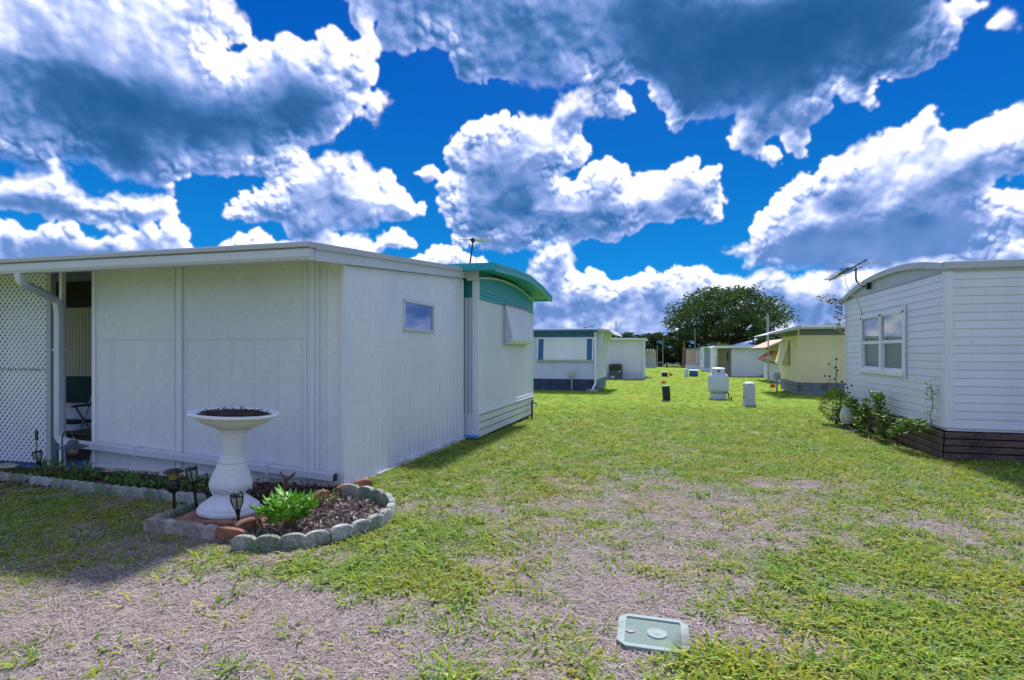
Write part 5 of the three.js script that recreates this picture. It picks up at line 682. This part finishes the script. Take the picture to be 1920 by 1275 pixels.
function leafyPlant(name, label, a, b, n, h, spread, leaf, tone, seed, o = {}) {
  const t = thing(name, label, 'plant', a, o.y ?? 0, b), L = new Leaves(), r = rng(seed), stems = [];
  for (let k = 0; k < n; k++) { const th = k * 2.4 + r() * 0.6, rr = Math.sqrt((k + 0.5) / n), e = V(Math.cos(th) * rr * spread * 0.55, h * (0.35 + (1 - rr * 0.55) * 0.6 * (0.7 + r() * 0.4)), Math.sin(th) * rr * spread * 0.55), s = V(Math.cos(th) * 0.02, 0, Math.sin(th) * 0.02); stems.push(bar(s, e, 0.005, 0.003, 5));
    for (let i = 0; i < (o.per ?? 7); i++) { const p = s.clone().lerp(e, 0.35 + 0.65 * (i + 1) / (o.per ?? 7)), az = th + (r() - 0.5) * 2.6, dir = new THREE.Vector3(Math.cos(az), 0.15 + r() * 0.75, -Math.sin(az)).normalize(), q = 0.7 + r() * 0.55; L.leaf(p, dir, new THREE.Vector3(0, 1, 0).cross(dir).normalize().applyAxisAngle(dir, (r() - 0.5) * 0.8), leaf * (0.7 + r() * 0.6), leaf * (0.42 + r() * 0.2), 0.18 + r() * 0.2, [tone[0] * q * (0.9 + r() * 0.3), tone[1] * q, tone[2] * q], 1); } }
  mesh('stems', stems, M.twig, t); const c = new THREE.Mesh(L.build(), M.leafy); c.name = 'foliage'; c.castShadow = c.receiveShadow = true; t.add(c); return t;
}
{ const p = leafyPlant('leafy_plant', 'bright green leafy plant with cut stems in the round bed', -3.10, 4.22, 26, 0.33, 0.42, 0.10, [0.16, 0.42, 0.02], 201, { per: 9 }); mesh('cut_stems', [pipe([V(-0.02, 0, -0.12), V(0.06, 0.10, -0.15), V(0.10, 0.22, -0.16)], 0.012, 12, 7), pipe([V(-0.16, 0, -0.08), V(-0.20, 0.06, -0.1), V(-0.24, 0.16, -0.1)], 0.011, 10, 7), bar(V(0.02, 0.04, -0.14), V(-0.05, 0.08, -0.16), 0.009, 0.007)], mat(0.34, 0.22, 0.15, 0.9), p); }
{ const o = thing('pruned_stump', 'pruned brown forked stump in the bed against the porch wall', 'stump', -3.86, 0, 5.2); const s = mat(0.30, 0.19, 0.12, 0.9, { map: claymap }); mesh('stem', [bar(V(-0.02, -0.03, 0), V(0.03, 0.20, 0), 0.026, 0.02, 9)], s, o); mesh('fork', bar(V(0.02, 0.15, 0), V(0.12, 0.25, 0.01), 0.012, 0.012, 7), s, o); mesh('fork', bar(V(0.02, 0.17, 0), V(-0.06, 0.25, 0.02), 0.012, 0.010, 7), s, o); }
leafyPlant('leafy_weed', 'small green leafy seedling before the lattice post', -7.02, 5.2, 9, 0.27, 0.3, 0.055, [0.10, 0.24, 0.03], 202); leafyPlant('leafy_weed', 'small green leafy seedling under the hanging lantern', -6.62, 5.2, 9, 0.24, 0.36, 0.055, [0.10, 0.24, 0.03], 203); leafyPlant('leafy_weed', 'low green seedling beside the fallen spot lamp', -7.32, 5.05, 6, 0.10, 0.2, 0.04, [0.10, 0.24, 0.03], 204);
leafyPlant('leafy_weed', 'small weed sprouting between the clay edging and the round bed\'s back block', -3.22, 5.02, 6, 0.16, 0.22, 0.05, [0.16, 0.30, 0.03], 205);
{ // water meter cover
  const o = thing('meter_cover', 'green rectangular water meter cover with a pale rim, set in the lawn', 'meter cover', -0.10, 0.03, 3.12, 0.03); o.rotation.z = -0.03; o.rotation.x = 0.05;
  const oct = (w, d, c) => [[-w + c, -d], [w - c, -d], [w, -d + c], [w, d - c], [w - c, d], [-w + c, d], [-w, d - c], [-w, -d + c]];
  const slab = (p, y0, y1, hole) => { const s = poly(p); if (hole) s.holes.push(poly(hole)); return new THREE.ExtrudeGeometry(s, { depth: y1 - y0, bevelEnabled: true, bevelSize: 0.003, bevelThickness: 0.003, bevelSegments: 1 }).rotateX(-Math.PI / 2).translate(0, y0, 0); };
  mesh('rim', slab(oct(0.178, 0.162, 0.045), -0.03, 0.014, oct(0.142, 0.134, 0.008)), M.lidRim, o); mesh('lid', slab(oct(0.139, 0.131, 0.008), -0.03, 0.006), M.lid, o);
  mesh('centre_boss', lathe([[0.052, 0.008], [0.052, 0.013], [0.046, 0.016], [0.042, 0.012], [0.02, 0.011], [0.014, 0.016], [0, 0.017]], 32).translate(0.02, 0, 0.0), M.lidRim, o);
  mesh('lift_hole', lathe([[0.024, 0.008], [0.024, 0.014], [0.019, 0.015], [0.016, 0.011]], 24).translate(-0.115, 0, 0.005), M.lidRim, o); mesh('lift_socket', new THREE.CylinderGeometry(0.016, 0.016, 0.002, 20).translate(-0.115, 0.0105, 0.005), M.black, o);
}
// creepers and rubbish along the clapboard home
function creeper(label, a, b, y, pts, n, leaf, seed, tone = [0.12, 0.27, 0.03]) {
  const t = thing('creeper', label, 'plant', a, y, b), r = rng(seed), L = new Leaves(), c = new THREE.CatmullRomCurve3(pts.map(([x, yy, z]) => V(x, yy, z)));
  mesh('stem', new THREE.TubeGeometry(c, 24, 0.006, 5), M.twig, t);
  for (let k = 0; k < n; k++) { const p = c.getPoint(r()); p.add(new THREE.Vector3((r() - 0.6) * 0.14, (r() - 0.5) * 0.16, (r() - 0.5) * 0.16)); const az = r() * 6.28, dir = new THREE.Vector3(Math.cos(az) - 0.3, -0.3 + r() * 0.6, Math.sin(az)).normalize(), q = 0.6 + r() * 0.7; L.leaf(p, dir, new THREE.Vector3(0, 1, 0).cross(dir).normalize().applyAxisAngle(dir, (r() - 0.5) * 1.2), leaf * (0.6 + r() * 0.7), leaf * (0.6 + r() * 0.25), 0.2, [tone[0] * q * (1 + r() * 0.5), tone[1] * q, tone[2] * q]); }
  const m = new THREE.Mesh(L.build(), M.leafy); m.name = 'foliage'; m.castShadow = m.receiveShadow = true; t.add(m);
}
creeper('narrow creeper climbing the clapboard home\'s near corner post', 3.56, 9.62, 0.35, [[0, 0, 0], [-0.02, 0.2, 0.03], [0, 0.42, 0.0], [-0.01, 0.6, 0.03], [0.0, 0.68, 0.08]], 85, 0.05, 301); creeper('creeper spilling over the brown skirting beside the corner post', 3.50, 9.75, 0.0, [[0, 0.36, -0.1], [-0.06, 0.42, 0.2], [-0.1, 0.34, 0.5], [-0.14, 0.2, 0.72]], 220, 0.09, 302);
creeper('bushy creeper with a raised tip in the middle of the brown skirting', 3.45, 11.0, 0.0, [[0, 0.02, 0.2], [-0.06, 0.3, 0], [-0.02, 0.5, 0.3], [0.0, 0.72, 0.6], [-0.08, 0.45, 0.9], [-0.1, 0.1, 1.0]], 420, 0.105, 303); creeper('dense creeper at the skirting, next to the weathered urn', 3.45, 12.3, 0.0, [[0, 0.02, 0], [-0.05, 0.35, 0.2], [-0.05, 0.5, 0.6], [-0.1, 0.3, 1.0], [-0.12, 0.1, 1.1]], 420, 0.115, 304);
creeper('pale-leaved creeper hanging from the clapboard home\'s far roof corner', 3.56, 14.3, 1.85, [[0, 0, 0.0], [-0.03, 0.25, 0.05], [0.0, 0.5, 0.0], [-0.02, 0.72, 0.05], [-0.15, 0.80, 0.2], [-0.4, 0.86, 0.5]], 150, 0.085, 305, [0.14, 0.19, 0.06]);
{ const t = leafyPlant('dry_weed', 'tall bare weed with dark seed heads at the clapboard home\'s far corner', 3.42, 14.1, 3, 0.25, 0.2, 0.06, [0.06, 0.12, 0.02], 310); const r = rng(6), st = [], hd = []; for (const [x, z, h] of [[0, 0.05, 1.32], [-0.12, 0.1, 0.95], [-0.05, -0.1, 1.15], [0.02, -0.3, 0.85], [0.02, -0.7, 0.75]]) { const e = V(x, h, z); st.push(bar(V(x * 0.3, 0, z), e, 0.007, 0.004, 5)); hd.push(new THREE.SphereGeometry(0.025, 8, 6).translate(e.x, e.y, e.z)); for (let k = 0; k < 2; k++) { const p = V(x * 0.7, h * (0.6 + 0.2 * k), z), q = p.clone().add(new THREE.Vector3((r() - 0.7) * 0.25, 0.1 + r() * 0.1, (r() - 0.5) * 0.2)); st.push(bar(p, q, 0.004, 0.003, 5)); hd.push(new THREE.SphereGeometry(0.022, 8, 6).translate(q.x, q.y, q.z)); } } mesh('dry_stems', st, M.twig, t); mesh('seed_heads', hd, mat(0.05, 0.035, 0.03, 0.9), t); }
{ const b = 13.75, t = thing('round_shrub', 'small round yellow-green shrub at the clapboard home\'s far corner', 'shrub', 3.32, groundY(b), b), L = new Leaves(), r = rng(12); for (let k = 0; k < 2200; k++) { const d = new THREE.Vector3(r() * 2 - 1, r() * 2 - 1, r() * 2 - 1); if (d.lengthSq() > 1) continue; d.normalize().multiplyScalar(0.30 * (0.75 + r() * 0.3)); const dir = d.clone().normalize().add(new THREE.Vector3(r() - 0.5, r() * 0.5, r() - 0.5)).normalize(), q = 0.6 + r() * 0.7, y = r() > 0.8 ? 1.9 : 1; L.leaf(new THREE.Vector3(d.x, 0.42 + d.y * 1.05, d.z), dir, new THREE.Vector3(0, 1, 0).cross(dir).normalize(), 0.06, 0.035, 0.1, [0.13 * q * y, 0.24 * q, 0.02 * q]); } mesh('trunk', bar(V(0, -0.03, 0), V(0.02, 0.35, 0), 0.03, 0.02), M.bark, t); const c = new THREE.Mesh(L.build(), M.leafy); c.name = 'crown'; c.castShadow = true; t.add(c); }
{ const b = 13.1, o = thing('garden_urn', 'weathered white garden urn with dark stains by the brown skirting', 'urn', 3.38, groundY(b), b); mesh('foot', lathe([[0, 0], [0.17, 0], [0.17, 0.04], [0.10, 0.07], [0.08, 0.10]], 24), M.dark, o); mesh('bowl', lathe([[0.08, 0.10], [0.14, 0.16], [0.155, 0.26], [0.13, 0.38], [0.10, 0.44], [0.12, 0.47], [0.09, 0.47], [0, 0.42]], 24), M.dirtyWhite, o); }
{ const r = rng(14); for (const [a, b, l, t, s] of [[3.30, 11.4, 0.9, 1.2, 'pale fallen stick lying along the skirting'], [3.40, 12.5, 0.7, 1.9, 'pale fallen stick beside the urn'], [3.15, 12.1, 0.35, 0.5, 'short brown stick in the grass before the skirting'], [3.42, 10.6, 0.5, 1.4, 'brown stick leaning by the bushy creeper']]) { const o = thing('fallen_stick', s, 'stick', a, groundY(b) + 0.02, b, t, 'fallen sticks by the brown skirting'); mesh('wood', pipe([V(-l / 2, 0, 0), V(-l * 0.1, 0.03, 0.03), V(l / 2, 0.05, -0.02)], 0.012, 12, 6), r() > 0.5 ? mat(0.38, 0.33, 0.28, 0.9) : M.twig, o); mesh('side_twig', bar(V(l * 0.1, 0.03, 0), V(l * 0.3, 0.10, 0.08), 0.006, 0.004, 5), M.twig, o); } }
// ================================================================ ground
const STRAW = [[-0.25, 4.2, 0.75, 0.6, 1.0], [-0.35, 3.35, 0.6, 0.45, 0.8], [0.25, 5.2, 0.7, 0.7, 0.85], [-2.8, 2.35, 1.0, 0.55, 1.1], [-1.95, 2.6, 0.8, 0.5, 0.9], [-2.75, 2.85, 0.5, 0.35, 0.6], [0.2, 9.3, 0.35, 0.9, 0.8], [1.5, 7.3, 0.7, 0.35, 0.7], [2.4, 5.65, 0.5, 0.3, 0.6], [1.6, 4.0, 0.5, 0.35, 0.6], [0.5, 6.4, 0.7, 0.6, 0.75], [-1.3, 3.9, 0.4, 0.35, 0.4], [-1.35, 2.85, 0.7, 0.4, 0.6], [2.3, 8.6, 0.7, 0.3, 0.5], [-2.9, 11.3, 0.9, 0.9, 0.35], [0.22, 3.2, 0.32, 0.28, 1.2], [-3.36, 2.9, 0.4, 0.15, 1.0], [-2.45, 3.7, 0.35, 0.18, 1.2], [-4.2, 3.4, 0.6, 0.35, 0.6], [-5.0, 4.1, 0.8, 0.3, 0.35], [0.2, 17.5, 1.5, 0.7, 0.4], [3.0, 17, 2, 0.6, 0.3], [-0.6, 27, 1.6, 1.0, 0.4]];
const GREEN = [[-2.75, 6.6, 0.7, 1.2, 0.35], [-1.8, 3.55, 0.7, 0.35, 0.5], [1.2, 4.4, 1.2, 0.7, 0.3], [1.9, 11, 1.5, 3, 0.45], [1.2, 3.4, 0.9, 0.5, 0.3], [-5.4, 4.2, 1.6, 0.5, 0.42], [-4.3, 3.3, 0.9, 0.4, 0.3], [0.28, 2.85, 0.28, 0.2, 0.7], [-2.2, 4.2, 0.35, 0.5, 0.35]];
function lush(a, b) {                                         // 0 bare straw .. 1 full grass
  let g = 0.57 + 0.04 * smooth(7, 3, b) * smooth(2, 0, a) + 0.36 * fbm(a * 0.8 + 3, b * 0.8, 3) + 0.60 * fbm(a * 2.6, b * 2.6 + 9, 3) + 0.30 * smooth(5, 9.5, b) + 0.15 * smooth(10, 22, b);
  if (b < 30) { for (const [x, y, rx, ry, s] of STRAW) { const q = ((a - x) / rx) ** 2 + ((b - y) / ry) ** 2; if (q < 5) g -= 0.40 * s * Math.exp(-q); } for (const [x, y, rx, ry, s] of GREEN) { const q = ((a - x) / rx) ** 2 + ((b - y) / ry) ** 2; if (q < 5) g += s * Math.exp(-q); } }
  return clamp(g);
}
const inBed = (a, b) => (a > -9.5 && a < -4.28 && b > 4.72 + (a + 4.3) * -0.06 && b < 5.7) || (a > -4.28 && a < -3.4 && b > 3.88 && b < 5.7) || ((a + 3.22) ** 2 + (b - 4.5) ** 2 < 0.62 && a > -3.5) || (a > -3.5 && a < -3.2 && b > 5.2 && b < 5.65);
const onLid = (a, b) => a > -0.33 && a < 0.12 && b > 2.92 && b < 3.33;
const built = (a, b) => (a < -3.36 && b > 5.55 && b < 9.6) || (a < -3.17 && b > 9.4 && b < 13.65) || (a > 3.53 && b > 9.28 && b < 14.3) || (a < -3.1 && b > 25 && b < 28.8) || (a > 4.65 && b > 24.9 && b < 28.8);
function groundTexture(n, a0, a1, b0, b1, fine) {
  const d = new Uint8Array(n * n * 4), enc = (x) => 255 * (x <= 0.0031308 ? 12.92 * x : 1.055 * Math.pow(x, 1 / 2.4) - 0.055);
  for (let j = 0; j < n; j++) for (let i = 0; i < n; i++) {
    const a = lerp(a0, a1, (i + 0.5) / n), b = lerp(b0, b1, (j + 0.5) / n), g = lush(a, b), f = fbm(a * fine, b * fine, 3), f2 = noise2(a * fine * 3.1, b * fine * 3.1), o = (j * n + i) * 4;
    const k = 1 + f * 0.9 + f2 * 0.35, t = smooth(0.30, 0.75, g + f * 0.35), y = fbm(a * 0.45 + 40, b * 0.45, 3);
    let c = [lerp(0.27, 0.20 + y * 0.10, t), lerp(0.225, 0.29, t), lerp(0.225, 0.035, t)];
    const sand = smooth(0.1, 0.0, g) * 0.7; c = c.map((v, q) => lerp(v, [0.36, 0.29, 0.25][q], sand));
    for (let q = 0; q < 3; q++) d[o + q] = clamp(enc(Math.max(0.004, c[q] * k)), 0, 255); d[o + 3] = 255;
  }
  const t = new THREE.DataTexture(d, n, n); t.wrapS = t.wrapT = THREE.MirroredRepeatWrapping; t.magFilter = THREE.LinearFilter; t.colorSpace = THREE.SRGBColorSpace; t.needsUpdate = true; return t;
}
{
  const sheet = (name, a0, a1, b0, b1, nb, lift, tex, ta0, ta1, tb0, tb1) => {
    const pos = [], uv = [], idx = [];
    for (let j = 0; j <= nb; j++) for (let i = 0; i <= 1; i++) { const a = i ? a1 : a0, b = b0 + (b1 - b0) * Math.pow(j / nb, 1.6); pos.push(a, groundY(b) + lift, -b); uv.push((a - ta0) / (ta1 - ta0), (b - tb0) / (tb1 - tb0)); }
    for (let j = 0; j < nb; j++) idx.push(j * 2, j * 2 + 1, j * 2 + 3, j * 2, j * 2 + 3, j * 2 + 2);
    const g = new THREE.BufferGeometry(); g.setAttribute('position', new THREE.Float32BufferAttribute(pos, 3)); g.setAttribute('uv', new THREE.Float32BufferAttribute(uv, 2)); g.setIndex(idx); g.computeVertexNormals();
    const m = new THREE.Mesh(g, mat(1, 1, 1, 1, { map: tex, specularIntensity: 0.1 })); m.name = name; m.receiveShadow = true; structure(m); scene.add(m);
  };
  sheet('ground', -600, 600, -60, 900, 60, -0.006, groundTexture(1024, -45, 45, 0, 90, 3.5), -45, 45, 0, 90);
  sheet('lawn', -9.8, 9.8, 0, 20, 40, 0, groundTexture(2048, -9.8, 9.8, 0, 20, 28), -9.8, 9.8, 0, 20);
}
// grass: tufts of blades, dead straw lying between them. Nobody could count these.
function tuft(seed, n, len, wid, spread, flat, tones) {
  const r = rng(seed), p = [], c = [], idx = [];
  for (let k = 0; k < n; k++) {
    const th = r() * 6.283, rr = Math.sqrt(r()) * spread, x = Math.cos(th) * rr, z = Math.sin(th) * rr, d = th + (r() - 0.5) * 2.4, l = len * (0.55 + r() * 0.75), w = wid * (0.7 + r() * 0.6), e = flat ? 0.06 + r() * 0.3 : 0.45 + r() * 0.75, tn = tones[Math.floor(r() * tones.length)], q = 0.75 + r() * 0.5;
    const cx = Math.cos(d), cz = Math.sin(d), sx = -cz * w / 2, sz = cx * w / 2, y0 = flat ? 0.003 + r() * 0.018 : 0, i0 = p.length / 3;
    const seg = (t, f) => { const out = l * Math.cos(e) * t + l * 0.25 * t * t, up = y0 + l * Math.sin(e) * t - l * (flat ? 0.12 : 0.42) * t * t * (1 - 0.2 * e); p.push(x + cx * out - sx * f, Math.max(0.001, up), z + cz * out - sz * f, x + cx * out + sx * f, Math.max(0.001, up), z + cz * out + sz * f); };
    seg(0, 0.8); seg(0.5, 1); const out = l * Math.cos(e) + l * 0.25, up = Math.max(0.001, y0 + l * Math.sin(e) - l * (flat ? 0.12 : 0.42)); p.push(x + cx * out, up, z + cz * out);
    idx.push(i0, i0 + 1, i0 + 3, i0, i0 + 3, i0 + 2, i0 + 2, i0 + 3, i0 + 4);
    for (let v = 0; v < 5; v++) c.push(tn[0] * q, tn[1] * q, tn[2] * q);
  }
  const g = new THREE.BufferGeometry(); g.setAttribute('position', new THREE.Float32BufferAttribute(p, 3)); g.setAttribute('color', new THREE.Float32BufferAttribute(c, 3)); g.setIndex(idx); g.computeVertexNormals(); return g;
}
const bladeMat = mat(1, 1, 1, 0.85, { vertexColors: true, transmission: 0.38, thickness: 0, specularIntensity: 0.25 }), strawMat = mat(1, 1, 1, 0.95, { vertexColors: true, specularIntensity: 0.3 });
const GREENS = [[0.29, 0.40, 0.03], [0.22, 0.36, 0.035], [0.36, 0.43, 0.03], [0.15, 0.28, 0.045], [0.42, 0.43, 0.06]], STRAWS = [[0.42, 0.35, 0.33], [0.34, 0.28, 0.28], [0.50, 0.43, 0.40], [0.26, 0.20, 0.21], [0.44, 0.37, 0.30]];
function scatter(name, geos, material, seed, density, D0, D1, accept, size, tint = 0.3) {
  const r = rng(seed), lists = geos.map(() => []), th = THREE.MathUtils.degToRad(15.35), m = new THREE.Matrix4(), q = new THREE.Quaternion(), up = new THREE.Vector3(0, 1, 0);
  const n = Math.round(density.length ? density[0] : density);                        // tries, spread so that nearer ground gets more
  for (let k = 0; k < n; k++) {
    const D = D0 * Math.pow(D1 / D0, r()), s = (r() * 2 - 1) * (D * 1.2 + 0.6), a = -Math.sin(th) * D + Math.cos(th) * s, b = Math.cos(th) * D + Math.sin(th) * s, u = r(), sc = size(a, b, r(), D), turn = r() * 6.283, v = Math.floor(r() * geos.length), t = 0.8 + r() * 0.4;
    if (b < 0.5 || built(a, b) || onLid(a, b) || u > accept(a, b)) continue;
    m.compose(new THREE.Vector3(a, groundY(b) + 0.001, -b), q.setFromAxisAngle(up, turn), new THREE.Vector3(sc, sc, sc)); lists[v].push([m.clone(), t, noise2(a * 1.3 + 5, b * 1.3)]);
  }
  geos.forEach((g, v) => { const im = new THREE.InstancedMesh(g, material, lists[v].length); im.name = numbered(name); const col = new THREE.Color(); lists[v].forEach(([mm, t, y], i) => { im.setMatrixAt(i, mm); im.setColorAt(i, col.setRGB(t * (1 + y * tint), t, t * (1 - y * tint * 0.5))); }); im.castShadow = im.receiveShadow = true; scene.add(stuff(im)); });
}
const near = [0, 1, 2, 3].map((k) => tuft(40 + k, 12, 0.092, 0.0085, 0.035, false, GREENS)), low = [0, 1].map((k) => tuft(60 + k, 13, 0.048, 0.0075, 0.05, false, GREENS)), straw = [0, 1, 2].map((k) => tuft(50 + k, 20, 0.062, 0.0034, 0.075, true, STRAWS));
// grass stands in clumps a hand or two wide; some stand in the straw as well
const tufted = (a, b, at) => { const n = noise2(a * 6.5 + 3, b * 6.5) + 0.6 * noise2(a * 15, b * 15 + 4); return smooth(at - 0.10, at + 0.22, lush(a, b) + n * 0.70) * 0.97; };
scatter('lawn_grass', near, bladeMat, 1, 80000, 2.2, 17, (a, b) => inBed(a, b) ? 0 : 0.035 + tufted(a, b, 0.56), (a, b, r, D) => (0.5 + r * r * 1.0) * (a < -3.3 && b < 5.6 ? 0.6 : 1));
scatter('short_grass', low, bladeMat, 2, 78000, 2.2, 15, (a, b) => inBed(a, b) ? 0.03 : 0.06 + tufted(a, b, 0.45), (a, b, r) => 0.6 + r * 0.8);
scatter('dead_straw', straw, strawMat, 3, 92000, 2.2, 14, (a, b) => inBed(a, b) ? 0 : 0.95 - smooth(0.4, 0.85, lush(a, b)) * 0.8, (a, b, r) => 0.6 + r * 0.7, 0.06);
scatter('far_grass', low.slice(0, 1), bladeMat, 4, 33000, 14, 70, (a, b) => smooth(0.2, 0.6, lush(a, b)), (a, b, r, D) => (0.9 + r * 0.9) * (1 + (D - 14) * 0.02));
renderer.render(scene, camera);
